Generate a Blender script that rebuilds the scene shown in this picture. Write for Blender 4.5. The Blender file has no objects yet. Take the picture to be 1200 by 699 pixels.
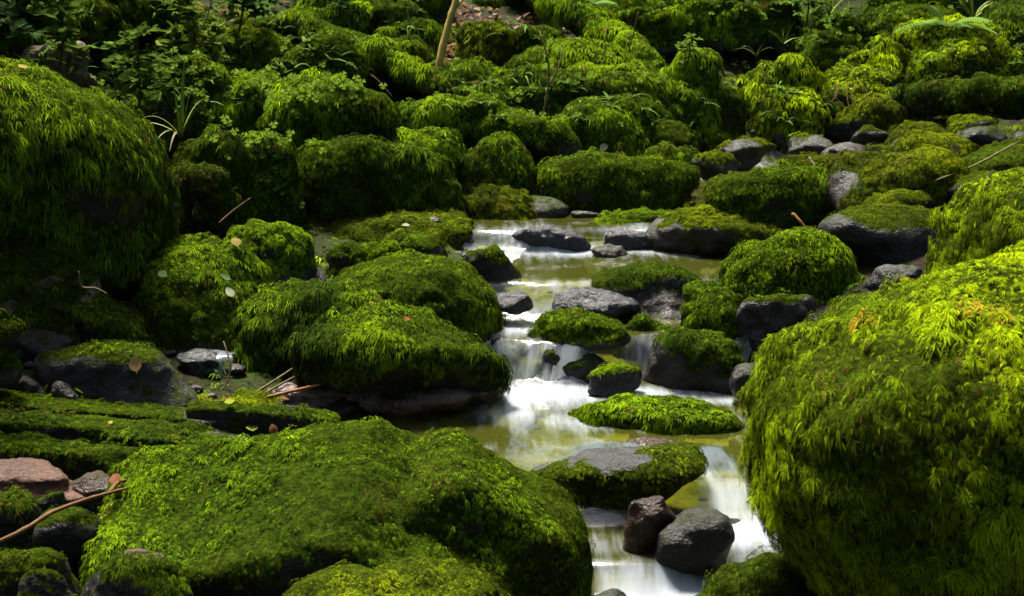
import bpy, math, random, time
import numpy as np
T0 = time.time()
R = math.radians
rng = np.random.default_rng(7)
random.seed(7)
scene = bpy.context.scene
COL = scene.collection

# ------------------------------------------------------------------ camera, sky, sun, exposure
CAM_Z, PITCH, FPX = 1.5, R(13.0), 50 / 36 * 1200.0
cam_d = bpy.data.cameras.new('camera')
cam_d.lens, cam_d.sensor_width = 50, 36
cam_d.clip_start, cam_d.clip_end = 0.05, 500
cam_d.dof.use_dof, cam_d.dof.focus_distance, cam_d.dof.aperture_fstop = True, 4.4, 9.0
cam = bpy.data.objects.new('camera', cam_d)
cam.location = (0, 0, CAM_Z)
cam.rotation_euler = (R(90) - PITCH, 0, 0)
COL.objects.link(cam)
scene.camera = cam

SUN_EL, SUN_AZ = 63.0, -24.0          # azimuth from +Y (away from the camera), positive towards +X
world = bpy.data.worlds.new('World')
scene.world = world
world.use_nodes = True
wn = world.node_tree.nodes
sky = wn.new('ShaderNodeTexSky')
sky.sky_type = 'NISHITA'
sky.sun_disc = False
sky.sun_elevation = R(SUN_EL)
sky.sun_rotation = R(SUN_AZ)
sky.dust_density = 3.0
world.node_tree.links.new(sky.outputs[0], wn['Background'].inputs[0])
wn['Background'].inputs[1].default_value = 0.12
sun_d = bpy.data.lights.new('sun', 'SUN')
sun_d.energy, sun_d.angle, sun_d.color = 4.6, R(15.0), (1.0, 0.93, 0.78)
sun = bpy.data.objects.new('sun', sun_d)
el, az = R(SUN_EL), R(SUN_AZ)
sdir = (math.cos(el) * math.sin(az), math.cos(el) * math.cos(az), math.sin(el))
from mathutils import Vector
sun.rotation_euler = Vector(sdir).to_track_quat('Z', 'Y').to_euler()
sun.location = (0, 5, 12)
COL.objects.link(sun)
vs = scene.view_settings
vs.view_transform, vs.look, vs.exposure, vs.gamma = 'Standard', 'None', 2.1, 1.0
scene.cycles.max_bounces = 6
scene.cycles.diffuse_bounces = 3
scene.cycles.glossy_bounces = 3
scene.cycles.transmission_bounces = 3
scene.cycles.transparent_max_bounces = 8
scene.cycles.caustics_reflective = False
scene.cycles.caustics_refractive = False

# ------------------------------------------------------------------ maths helpers
CP, SP = math.cos(PITCH), math.sin(PITCH)
def ray(px, py):
    a, b = (px - 600) / FPX, -(py - 349.5) / FPX
    return np.array([a, CP + b * SP, -SP + b * CP])
def at(px, py, Y):
    d = ray(px, py)
    return np.array([0, 0, CAM_Z]) + d * (Y / d[1])
def project(P):
    x, y, z = P[:, 0], P[:, 1], P[:, 2] - CAM_Z
    f = y * CP - z * SP
    u = y * SP + z * CP
    f = np.maximum(f, 0.05)
    return 600 + FPX * x / f, 349.5 - FPX * u / f

_tab = [np.random.default_rng(100 + k).random((32, 32, 32)).astype(np.float32) for k in range(4)]
def vnoise(P, k=0):
    t = _tab[k % 4]
    i = np.floor(P).astype(np.int64)
    f = P - i
    f = f * f * (3 - 2 * f)
    i0, i1 = i & 31, (i + 1) & 31
    def g(a, b, c): return t[a, b, c]
    x0, y0, z0 = i0.T; x1, y1, z1 = i1.T
    fx, fy, fz = f.T
    c00 = g(x0, y0, z0) * (1 - fx) + g(x1, y0, z0) * fx
    c10 = g(x0, y1, z0) * (1 - fx) + g(x1, y1, z0) * fx
    c01 = g(x0, y0, z1) * (1 - fx) + g(x1, y0, z1) * fx
    c11 = g(x0, y1, z1) * (1 - fx) + g(x1, y1, z1) * fx
    return ((c00 * (1 - fy) + c10 * fy) * (1 - fz) + (c01 * (1 - fy) + c11 * fy) * fz) * 2 - 1
def fbm(P, octv=3, k=0):
    s, a, o = 0, 1.0, 0
    for j in range(octv):
        s = s + a * vnoise(P * (2.03 ** j) + 7.3 * j, k + j)
        o += a; a *= 0.5
    return s / o
def sstep(a, b, x):
    t = np.clip((x - a) / (b - a), 0, 1)
    return t * t * (3 - 2 * t)
def norm(v): return v / np.maximum(np.linalg.norm(v, axis=-1, keepdims=True), 1e-9)

# ------------------------------------------------------------------ object helpers
def mesh_obj(name, V, F, mat, parent=None, smooth=False, attrs=None, mats=None, midx=None, normals=None):
    """V n x 3, F an array m x 3 or m x 4 (or a list of such arrays)."""
    if not isinstance(F, list): F = [F]
    F = [f for f in F if len(f)]
    me = bpy.data.meshes.new(name)
    V = np.ascontiguousarray(V, dtype=np.float32)
    me.vertices.add(len(V)); me.vertices.foreach_set('co', V.ravel())
    loops = np.concatenate([f.ravel() for f in F]).astype(np.int32)
    tot = np.concatenate([np.full(len(f), f.shape[1]) for f in F]).astype(np.int32)
    start = np.concatenate([[0], np.cumsum(tot)[:-1]]).astype(np.int32)
    me.loops.add(len(loops)); me.loops.foreach_set('vertex_index', loops)
    me.polygons.add(len(tot)); me.polygons.foreach_set('loop_start', start)
    me.polygons.foreach_set('use_smooth', np.full(len(tot), smooth))
    for m in (mats or [mat]): me.materials.append(m)
    if midx is not None: me.polygons.foreach_set('material_index', np.asarray(midx, dtype=np.int32))
    for nm, arr in (attrs or {}).items():
        if arr.ndim == 1:
            a = me.attributes.new(nm, 'FLOAT', 'POINT'); a.data.foreach_set('value', arr.astype(np.float32))
        else:
            a = me.attributes.new(nm, 'FLOAT_COLOR', 'POINT')
            c = np.ones((len(arr), 4), np.float32); c[:, :3] = arr
            a.data.foreach_set('color', c.ravel())
    if normals is not None:
        a = me.attributes.new('custom_normal', 'FLOAT_VECTOR', 'POINT'); a.data.foreach_set('vector', normals.astype(np.float32).ravel())
    me.update(calc_edges=True)
    o = bpy.data.objects.new(name, me)
    COL.objects.link(o)
    if parent is not None: o.parent = parent
    return o
def tag(o, label=None, cat=None, group=None, kind=None):
    if label: o['label'] = label
    if cat: o['category'] = cat
    if group: o['group'] = group
    if kind: o['kind'] = kind
    return o
def empty(name, loc):
    o = bpy.data.objects.new(name, None)
    o.location = loc; o.empty_display_size = 0.05
    COL.objects.link(o)
    return o

# ------------------------------------------------------------------ materials
def new_mat(name):
    m = bpy.data.materials.new(name); m.use_nodes = True
    nt = m.node_tree
    b = nt.nodes['Principled BSDF']
    return m, nt, b
def N(nt, t, **kw):
    n = nt.nodes.new('ShaderNode' + t)
    for k, v in kw.items():
        if k in n.inputs: n.inputs[k].default_value = v
        else: setattr(n, k, v)
    return n
def ramp(nt, fac, stops):
    r = N(nt, 'ValToRGB')
    e = r.color_ramp.elements
    while len(e) < len(stops): e.new(0.5)
    for q, (p, c) in zip(e, stops):
        q.position = p; q.color = (*c, 1)
    nt.links.new(fac, r.inputs[0])
    return r.outputs[0]
def mix(nt, fac, a, b, mode='MIX'):
    n = nt.nodes.new('ShaderNodeMix'); n.data_type = 'RGBA'; n.blend_type = mode
    for s, v in ((n.inputs[0], fac), (n.inputs[6], a), (n.inputs[7], b)):
        if hasattr(v, 'links'): nt.links.new(v, s)
        elif isinstance(v, (int, float)): s.default_value = v
        else: s.default_value = (*v, 1)
    return n.outputs[2]
def noise(nt, scale, detail=6, rough=0.6, vec=None):
    n = N(nt, 'TexNoise'); n.inputs['Scale'].default_value = scale
    n.inputs['Detail'].default_value = detail; n.inputs['Roughness'].default_value = rough
    if vec is not None: nt.links.new(vec, n.inputs['Vector'])
    return n.outputs['Fac']
def attr(nt, nm):
    n = N(nt, 'Attribute'); n.attribute_name = nm
    return n
def objco(nt):
    return N(nt, 'TexCoord').outputs['Object']
def bump(nt, b, h, strength, dist):
    n = N(nt, 'Bump'); n.inputs['Strength'].default_value = strength; n.inputs['Distance'].default_value = dist
    nt.links.new(h, n.inputs['Height']); nt.links.new(n.outputs[0], b.inputs['Normal'])

def leafy_mat(name, transl=0.35, rough=0.5, spec=0.35, color=None):
    m, nt, b = new_mat(name)
    if color is None: c = attr(nt, 'Col').outputs['Color']
    else:
        c = mix(nt, noise(nt, 9), tuple(x * 0.7 for x in color), tuple(min(1, x * 1.3) for x in color))
    nt.links.new(c, b.inputs['Base Color'])
    b.inputs['Roughness'].default_value = rough
    b.inputs['Specular IOR Level'].default_value = spec
    t = N(nt, 'BsdfTranslucent'); nt.links.new(c, t.inputs[0])
    s = N(nt, 'MixShader'); s.inputs[0].default_value = transl
    nt.links.new(b.outputs[0], s.inputs[1]); nt.links.new(t.outputs[0], s.inputs[2])
    nt.links.new(s.outputs[0], nt.nodes['Material Output'].inputs[0])
    return m
M = {}
M['moss'] = leafy_mat('moss_fronds', 0.14, 0.8, 0.0)
M['leaf'] = leafy_mat('green_leaf', 0.35, 0.6, 0.0)
M['canopy'] = leafy_mat('canopy_leaf', 0.5, 0.5, 0.3)

def stone_mat(name, lo, hi, rough=0.5, fleck=(0.5, 0.5, 0.48), fleck_amt=0.12, film=((0.005, 0.009, 0.0015), (0.030, 0.046, 0.003))):
    m, nt, b = new_mat(name)
    co = objco(nt)
    n1 = noise(nt, 7, 8, 0.65, co)
    base = ramp(nt, n1, [(0.3, lo), (0.7, hi)])
    n2 = noise(nt, 60, 4, 0.7, co)
    f = ramp(nt, n2, [(0.60, (0, 0, 0)), (0.72, (fleck_amt,) * 3)])
    base = mix(nt, f, base, fleck)
    vn = ramp(nt, noise(nt, 3.2, 9, 0.75, co), [(0.47, (1, 1, 1)), (0.50, (0.35, 0.33, 0.32)), (0.53, (1, 1, 1))])
    base = mix(nt, 1.0, base, vn, 'MULTIPLY')
    n3 = noise(nt, 24, 6, 0.7, co)
    moss = attr(nt, 'mossy').outputs['Fac']
    mm = N(nt, 'Math', operation='ADD'); nt.links.new(moss, mm.inputs[0]); nt.links.new(n3, mm.inputs[1])
    mf = ramp(nt, mm.outputs[0], [(0.72, (0, 0, 0)), (0.98, (1, 1, 1))])
    fc = ramp(nt, noise(nt, 45, 5, 0.7, co), [(0.35, film[0]), (0.7, film[1])])
    nt.links.new(mix(nt, mf, base, fc), b.inputs['Base Color'])
    rr = N(nt, 'MapRange'); nt.links.new(mf, rr.inputs[0]); rr.inputs[3].default_value = rough; rr.inputs[4].default_value = 0.9
    nt.links.new(rr.outputs[0], b.inputs['Roughness'])
    sp = N(nt, 'MapRange'); nt.links.new(mf, sp.inputs[0]); sp.inputs[3].default_value = 0.22; sp.inputs[4].default_value = 0.0
    nt.links.new(sp.outputs[0], b.inputs['Specular IOR Level'])
    h = N(nt, 'Math', operation='ADD'); nt.links.new(noise(nt, 30, 8, 0.7, co), h.inputs[0])
    h2 = N(nt, 'Math', operation='MULTIPLY'); nt.links.new(noise(nt, 110, 3, 0.6, co), h2.inputs[0]); h2.inputs[1].default_value = 0.5
    nt.links.new(h2.outputs[0], h.inputs[1])
    bump(nt, b, h.outputs[0], 0.9, 0.012)
    return m
M['stone'] = stone_mat('dark_wet_stone', (0.006, 0.005, 0.005), (0.024, 0.021, 0.019), 0.36)
M['stone_grey'] = stone_mat('grey_stone', (0.007, 0.007, 0.007), (0.03, 0.029, 0.031), 0.4)
M['stone_purple'] = stone_mat('purple_wet_stone', (0.008, 0.006, 0.006), (0.036, 0.026, 0.027), 0.25, (0.4, 0.34, 0.36), 0.4)
M['stone_pink'] = stone_mat('pinkish_speckled_stone', (0.03, 0.016, 0.016), (0.15, 0.10, 0.105), 0.25, (0.6, 0.5, 0.55), 0.7)
M['stone_wet'] = stone_mat('stream_washed_stone', (0.007, 0.008, 0.009), (0.032, 0.035, 0.042), 0.14, (0.45, 0.47, 0.52), 0.2)
M['stone_red'] = stone_mat('red_sandstone', (0.03, 0.010, 0.005), (0.070, 0.026, 0.013), 0.55, (0.4, 0.25, 0.18), 0.2)
M['stone_brown'] = stone_mat('brown_wet_stone', (0.01, 0.004, 0.002), (0.05, 0.021, 0.011), 0.22, (0.5, 0.35, 0.3), 0.3)
M['bark'] = stone_mat('bark', (0.05, 0.035, 0.02), (0.16, 0.12, 0.06), 0.8)
def plain(name, lo, hi, rough=0.7, sc=20, bm=0.004):
    m, nt, b = new_mat(name)
    co = objco(nt)
    nt.links.new(mix(nt, noise(nt, sc, 6, 0.65, co), lo, hi), b.inputs['Base Color'])
    b.inputs['Roughness'].default_value = rough
    b.inputs['Specular IOR Level'].default_value = 0.08
    bump(nt, b, noise(nt, sc * 3, 5, 0.7, co), 0.7, bm)
    return m
M['twig'] = plain('dead_twig', (0.05, 0.022, 0.009), (0.13, 0.07, 0.03), 0.7, 30)
M['palewood'] = plain('pale_dry_stem', (0.06, 0.045, 0.02), (0.13, 0.10, 0.045), 0.7, 30)
M['orange_wood'] = plain('orange_rotten_wood', (0.10, 0.04, 0.01), (0.20, 0.10, 0.025), 0.6, 30)
M['sapling'] = plain('yellow_sapling_bark', (0.14, 0.105, 0.02), (0.28, 0.21, 0.04), 0.6, 30)
M['darkstem'] = plain('dark_stem', (0.02, 0.015, 0.008), (0.06, 0.045, 0.02), 0.8, 30)
M['blade'] = plain('grass_blade', (0.09, 0.14, 0.02), (0.17, 0.23, 0.04), 0.45, 20)
M['straw'] = plain('dry_straw', (0.06, 0.05, 0.02), (0.11, 0.09, 0.04), 0.6, 20)

# ground: soil with leaf brown and a moss film
m, nt, b = new_mat('forest_soil')
co = objco(nt)
soil = ramp(nt, noise(nt, 9, 8, 0.7, co), [(0.3, (0.006, 0.004, 0.003)), (0.6, (0.020, 0.013, 0.007)), (0.8, (0.042, 0.025, 0.013))])
film = ramp(nt, noise(nt, 30, 6, 0.7, co), [(0.3, (0.008, 0.015, 0.002)), (0.7, (0.035, 0.056, 0.004))])
mk = ramp(nt, noise(nt, 1.7, 4, 0.6, co), [(0.42, (0, 0, 0)), (0.55, (1, 1, 1))])
bed = attr(nt, 'bed').outputs['Fac']
cc = mix(nt, mk, soil, film)
bedc = ramp(nt, noise(nt, 14, 6, 0.7, co), [(0.3, (0.03, 0.03, 0.006)), (0.5, (0.13, 0.13, 0.02)), (0.75, (0.26, 0.20, 0.05))])
nt.links.new(mix(nt, bed, cc, bedc), b.inputs['Base Color'])
b.inputs['Roughness'].default_value = 0.9
b.inputs['Specular IOR Level'].default_value = 0.1
bump(nt, b, noise(nt, 40, 8, 0.75, co), 1.0, 0.03)
M['soil'] = m

# water: clear film over the bed, soft reflection, white aerated streaks where it tumbles
m, nt, b = new_mat('stream_water')
nt.nodes.remove(b)
co = objco(nt)
mp = N(nt, 'Mapping'); mp.inputs['Scale'].default_value = (26, 3.2, 9); nt.links.new(co, mp.inputs[0])
st = noise(nt, 1.0, 5, 0.6, mp.outputs[0])
mp2 = N(nt, 'Mapping'); mp2.inputs['Scale'].default_value = (9, 2.2, 4); nt.links.new(co, mp2.inputs[0])
st2 = noise(nt, 1.0, 3, 0.5, mp2.outputs[0])
foam = attr(nt, 'foam').outputs['Fac']
a1 = N(nt, 'Math', operation='MULTIPLY_ADD'); nt.links.new(st, a1.inputs[0]); a1.inputs[1].default_value = 1.4; nt.links.new(foam, a1.inputs[2])
a2 = N(nt, 'Math', operation='MULTIPLY_ADD'); nt.links.new(st2, a2.inputs[0]); a2.inputs[1].default_value = 0.6; nt.links.new(a1.outputs[0], a2.inputs[2])
ff = N(nt, 'MapRange'); nt.links.new(a2.outputs[0], ff.inputs[0]); ff.inputs[1].default_value = 1.05; ff.inputs[2].default_value = 2.2
ff.interpolation_type = 'SMOOTHSTEP'; ff.inputs[4].default_value = 0.56
tr = N(nt, 'BsdfTransparent'); tr.inputs[0].default_value = (0.76, 0.80, 0.40, 1)
gl = N(nt, 'BsdfGlossy'); gl.inputs['Roughness'].default_value = 0.09; gl.inputs[0].default_value = (1, 1, 1, 1)
fr = N(nt, 'Fresnel'); fr.inputs[0].default_value = 1.33
bp = N(nt, 'Bump'); bp.inputs['Strength'].default_value = 0.25; bp.inputs['Distance'].default_value = 0.02
nt.links.new(st2, bp.inputs['Height']); nt.links.new(bp.outputs[0], gl.inputs['Normal']); nt.links.new(bp.outputs[0], fr.inputs['Normal'])
tb = N(nt, 'BsdfDiffuse'); tb.inputs[0].default_value = (0.19, 0.21, 0.025, 1)
s9 = N(nt, 'MixShader'); s9.inputs[0].default_value = 0.10; nt.links.new(tr.outputs[0], s9.inputs[1]); nt.links.new(tb.outputs[0], s9.inputs[2])
s1 = N(nt, 'MixShader'); nt.links.new(fr.outputs[0], s1.inputs[0]); nt.links.new(s9.outputs[0], s1.inputs[1]); nt.links.new(gl.outputs[0], s1.inputs[2])
df = N(nt, 'BsdfDiffuse'); df.inputs[0].default_value = (0.42, 0.47, 0.56, 1)
tl = N(nt, 'BsdfTranslucent'); tl.inputs[0].default_value = (0.42, 0.47, 0.56, 1)
s0 = N(nt, 'MixShader'); s0.inputs[0].default_value = 0.25; nt.links.new(df.outputs[0], s0.inputs[1]); nt.links.new(tl.outputs[0], s0.inputs[2])
s2 = N(nt, 'MixShader'); nt.links.new(ff.outputs[0], s2.inputs[0]); nt.links.new(s1.outputs[0], s2.inputs[1]); nt.links.new(s0.outputs[0], s2.inputs[2])
nt.links.new(s2.outputs[0], nt.nodes['Material Output'].inputs[0])
M['water'] = m

# ------------------------------------------------------------------ terrain: smooth surface through surveyed points, carved by the stream
CTRL = [(.2, 3.1, 0), (.35, 3.4, .06), (0, 4, .12), (.3, 4.6, .13), (.2, 5, .25), (.35, 5.45, .36), (.4, 6.1, .44), (1.15, 7.0, .53), (1.6, 7.8, .6), (2.3, 8.6, .68),
        (-1.2, 4.15, .24), (-1.3, 3.6, .04), (-.6, 3.75, .06), (-1.7, 4.2, .27), (-1.1, 4.6, .26), (-2.6, 8.6, 1.75), (-3.4, 7.6, 1.8), (-2.9, 6.6, 1.3), (-1.7, 4.6, .45), (-.9, 5.2, .31), (-.55, 5.9, .4), (-.7, 6.3, .43), (.5, 6.4, .45), (0, 6.55, .47), (-.2, 6.9, .53),
        (-.9, 7, .64), (.25, 7.6, .75), (.5, 8.5, 1.04), (0, 9.3, 1.32), (-1.8, 7, .97), (-2.4, 7.8, 1.38), (-2.2, 6, .85), (2, 8.1, .6), (1.5, 8.0, .62), (2.6, 8.5, .68), (2.2, 9, .82), (2.4, 9.8, 1.05),
        (3.2, 10.5, 1.3), (1.5, 4.8, .47), (1.8, 5.8, .56), (1.05, 4.9, .33), (.85, 4.5, .24), (2.0, 6.6, .6), (2.6, 7.4, .66), (1.1, 3.2, .12), (.8, 2.5, 0), (1.8, 4, .5), (-1.2, 3.1, .1), (-.6, 3.2, .08),
        (0, 14, 3.0), (-5, 10, 3), (5, 13, 2.4), (-5, 5, 1.9), (5, 5, 1.9), (3.4, 8, .85), (4.5, 8.5, 1.2), (-4, 2, .9), (4, 2, .9), (0, 0, -.35), (-2, .5, -.05), (2, .5, -.05), (0, 22, 5.5), (9, 20, 5), (-9, 20, 6),
        (-12, 5, 4), (12, 5, 4), (0, -8, -1.6), (8, -6, 2), (-8, -6, 2)]
C = np.array(CTRL, float)
def _U(r2): return np.where(r2 > 0, 0.5 * r2 * np.log(np.maximum(r2, 1e-12)), 0)
_n = len(C)
_K = _U(((C[:, None, :2] - C[None, :, :2]) ** 2).sum(-1)) + np.eye(_n) * 0.02
_P = np.c_[np.ones(_n), C[:, :2]]
_A = np.block([[_K, _P], [_P.T, np.zeros((3, 3))]])
_W = np.linalg.solve(_A, np.r_[C[:, 2], 0, 0, 0])
def tps(xy):
    out = np.empty(len(xy))
    for s in range(0, len(xy), 20000):
        q = xy[s:s + 20000]
        qc = np.c_[np.clip(q[:, 0], -12, 12), np.clip(q[:, 1], -8, 22)]
        out[s:s + 20000] = _U(((qc[:, None] - C[None, :, :2]) ** 2).sum(-1)) @ _W[:_n] + np.c_[np.ones(len(qc)), qc] @ _W[_n:]
    return out
BAND = np.array([(-8, -.8, 1.2), (1, -.3, .9), (2, -.1, .8), (2.8, 0, .55), (3.2, .02, .62), (3.5, .04, .74), (3.75, -.2, .80), (4.0, -.72, .85), (4.35, -.66, .88), (4.6, -.12, .9), (4.76, -.05, .85), (5.1, -.06, .68), (5.5, -.1, .85), (5.9, -.16, .9), (6.2, -.16, .95), (6.5, .05, 1.25), (7, .75, 1.6), (7.6, 1.05, 2.0), (8.2, 1.3, 2.6), (9.5, 2.4, 4), (11, 4, 5.5)])
STEPS = [(3.12, .06, .07), (3.33, .06, .05), (3.62, .07, .07), (4.77, .125, .022), (5.22, .11, .045), (5.89, .075, .05), (6.6, .035, .1), (7.05, .05, .08), (7.6, .04, .08), (8.4, .08, .15)]
def water_level(x, y):
    w = .05 * np.sin(5.1 * x + 1.3) + .03 * np.sin(13 * x + y)
    yy = y + w
    z = -.07 + .09 * np.minimum(y - 3.0, 0)
    for c, h, wd in STEPS: z = z + h * sstep(c - wd, c + wd, yy)
    return z
def band_dist(x, y):
    """signed distance-like: negative inside the stream"""
    xl, xr = np.interp(y, BAND[:, 0], BAND[:, 1]), np.interp(y, BAND[:, 0], BAND[:, 2])
    j = .04 * np.sin(7 * y) + .03 * np.sin(17 * y + 1)
    return np.maximum(xl + j - x, x - xr + j)
def terrain(x, y, detail=True):
    P = np.c_[x, y]
    z = tps(P)
    d = band_dist(x, y)
    wl = water_level(x, y)
    k = sstep(.14, -.08, d)
    bedz = wl - .10
    z = np.maximum(z, np.where((d > 0) & (d < .3), wl + .02, z))
    z = z * (1 - k) + np.minimum(bedz, z) * k
    if detail:
        Q = np.c_[x, y, np.zeros_like(x)]
        far = sstep(6.2, 8, y) + sstep(1.3, 2.2, np.abs(x))
        z = z + (1 - k) * (fbm(Q * 2.2, 3) * .10 * np.minimum(far, 1) + fbm(Q * 9, 3, 1) * .025)
    return z
def hit(px, py, lo=1.6, hi=14):
    d = ray(px, py)
    Y = np.linspace(lo, hi, 900)
    P = np.array([0, 0, CAM_Z]) + d[None] * (Y / d[1])[:, None]
    g = terrain(P[:, 0], P[:, 1], False)
    w = np.where(band_dist(P[:, 0], P[:, 1]) < .05, water_level(P[:, 0], P[:, 1]), -9)
    i = np.argmax(P[:, 2] < np.maximum(g, w))
    return Y[i] if P[i, 2] < max(g[i], w[i]) else hi

def axis(lo, hi, step, outer):
    a = np.arange(lo, hi + 1e-6, step)
    l, r = [lo], [hi]
    s = step
    while l[-1] > -outer: s *= 1.35; l.append(l[-1] - s)
    s = step
    while r[-1] < outer: s *= 1.35; r.append(r[-1] + s)
    return np.concatenate([l[:0:-1], a, r[1:]])
def grid(xs, ys):
    X, Y = np.meshgrid(xs, ys)
    nx, ny = len(xs), len(ys)
    i = (np.arange(ny - 1)[:, None] * nx + np.arange(nx - 1)[None]).ravel()
    return X.ravel(), Y.ravel(), np.c_[i, i + 1, i + nx + 1, i + nx]
gx, gy, gf = grid(axis(-4.4, 4.6, .06, 120), axis(1.6, 11.5, .06, 120))
gz = terrain(gx, gy)
ground = mesh_obj('ground', np.c_[gx, gy, gz], gf, M['soil'], smooth=True,
                  attrs={'bed': sstep(.06, -.06, band_dist(gx, gy)) * (1 - np.clip(np.abs(water_level(gx, gy + .06) - water_level(gx, gy - .06)) / .12 * 1.6, 0, 1))})
tag(ground, 'dark forest soil rising from the stream into a steep bank', 'ground', kind='structure')

# ------------------------------------------------------------------ stream water
FOAM = [  # soft-edged patches of white water: x, y, rx, ry, amount (survey pixels of the water surface)
    (665, 362, 80, 15, 1.1), (610, 385, 50, 12, .7), (690, 292, 170, 9, .95), (610, 275, 60, 12, .7), (790, 282, 75, 11, .9), (740, 270, 60, 8, .6), (560, 292, 40, 10, .6),
    (640, 462, 105, 18, 1.1), (600, 478, 60, 24, .8), (760, 460, 120, 8, .9), (690, 492, 120, 14, .6), (588, 425, 18, 28, 1.1), (660, 405, 100, 8, .8), (700, 425, 80, 24, .45),
    (850, 585, 60, 26, 1.1), (880, 620, 60, 30, 1.0), (820, 562, 70, 10, .5), (720, 600, 80, 16, .55), (760, 690, 130, 30, 1.1), (650, 690, 60, 24, .9), (870, 680, 60, 20, .8), (700, 640, 70, 16, .4),
    (880, 440, 30, 30, .7), (720, 335, 100, 7, .6), (630, 335, 60, 9, .6), (545, 525, 40, 8, .5), (840, 470, 80, 7, .6), (860, 193, 70, 8, .5), (900, 180, 70, 10, .5), (380, 487, 60, 5, .4)]
wx, wy, wf = grid(np.arange(-1.3, 4.6, .028), np.arange(.2, 9.6, .026))
wd = band_dist(wx, wy)
wz = water_level(wx, wy)
wz += .006 * fbm(np.c_[wx * 7, wy * 3, wx * 0], 2)
WP = np.c_[wx, wy, wz]
ppx, ppy = project(WP)
dz = (water_level(wx, wy + .03) - water_level(wx, wy - .03)) / .06
foam_v = .55 * np.clip(np.abs(dz) * .5, 0, 1)
for (fx, fy, frx, fry, fa) in FOAM:
    foam_v = np.maximum(foam_v, 1.0 * fa * np.exp(-(((ppx - fx) / frx) ** 2 + ((ppy - fy) / fry) ** 2)))
keep = (wd < .16)
kf = keep[wf].all(1)
wf = wf[kf]
used = np.unique(wf); remap = np.full(len(wx), -1); remap[used] = np.arange(len(used))
water = mesh_obj('stream_water', WP[used], remap[wf], M['water'], smooth=True, attrs={'foam': foam_v[used]})
tag(water, 'silky white and green stream water stepping down between the boulders', 'stream', kind='structure')

# ------------------------------------------------------------------ rocks
_ico = {}
def ico(sub):
    if sub not in _ico:
        t = (1 + 5 ** .5) / 2
        V = [(-1, t, 0), (1, t, 0), (-1, -t, 0), (1, -t, 0), (0, -1, t), (0, 1, t), (0, -1, -t), (0, 1, -t), (t, 0, -1), (t, 0, 1), (-t, 0, -1), (-t, 0, 1)]
        F = [(0, 11, 5), (0, 5, 1), (0, 1, 7), (0, 7, 10), (0, 10, 11), (1, 5, 9), (5, 11, 4), (11, 10, 2), (10, 7, 6), (7, 1, 8), (3, 9, 4), (3, 4, 2), (3, 2, 6), (3, 6, 8), (3, 8, 9), (4, 9, 5), (2, 4, 11), (6, 2, 10), (8, 6, 7), (9, 8, 1)]
        V = norm(np.array(V, float)); F = np.array(F)
        for _ in range(sub):
            e = np.sort(np.concatenate([F[:, [0, 1]], F[:, [1, 2]], F[:, [2, 0]]]), 1)
            u, inv = np.unique(e, axis=0, return_inverse=True)
            inv = inv.ravel()
            mid = norm(V[u[:, 0]] + V[u[:, 1]])
            n = len(V); k = len(F)
            a, b_, c = n + inv[:k], n + inv[k:2 * k], n + inv[2 * k:]
            F = np.concatenate([np.c_[F[:, 0], a, c], np.c_[F[:, 1], b_, a], np.c_[F[:, 2], c, b_], np.c_[a, b_, c]])
            V = np.concatenate([V, mid])
        _ico[sub] = (V, F)
    return _ico[sub]
def vert_normals(V, F):
    fn = np.cross(V[F[:, 1]] - V[F[:, 0]], V[F[:, 2]] - V[F[:, 0]])
    n = np.zeros_like(V)
    for k in range(3): np.add.at(n, F[:, k], fn)
    return norm(n)
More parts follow.
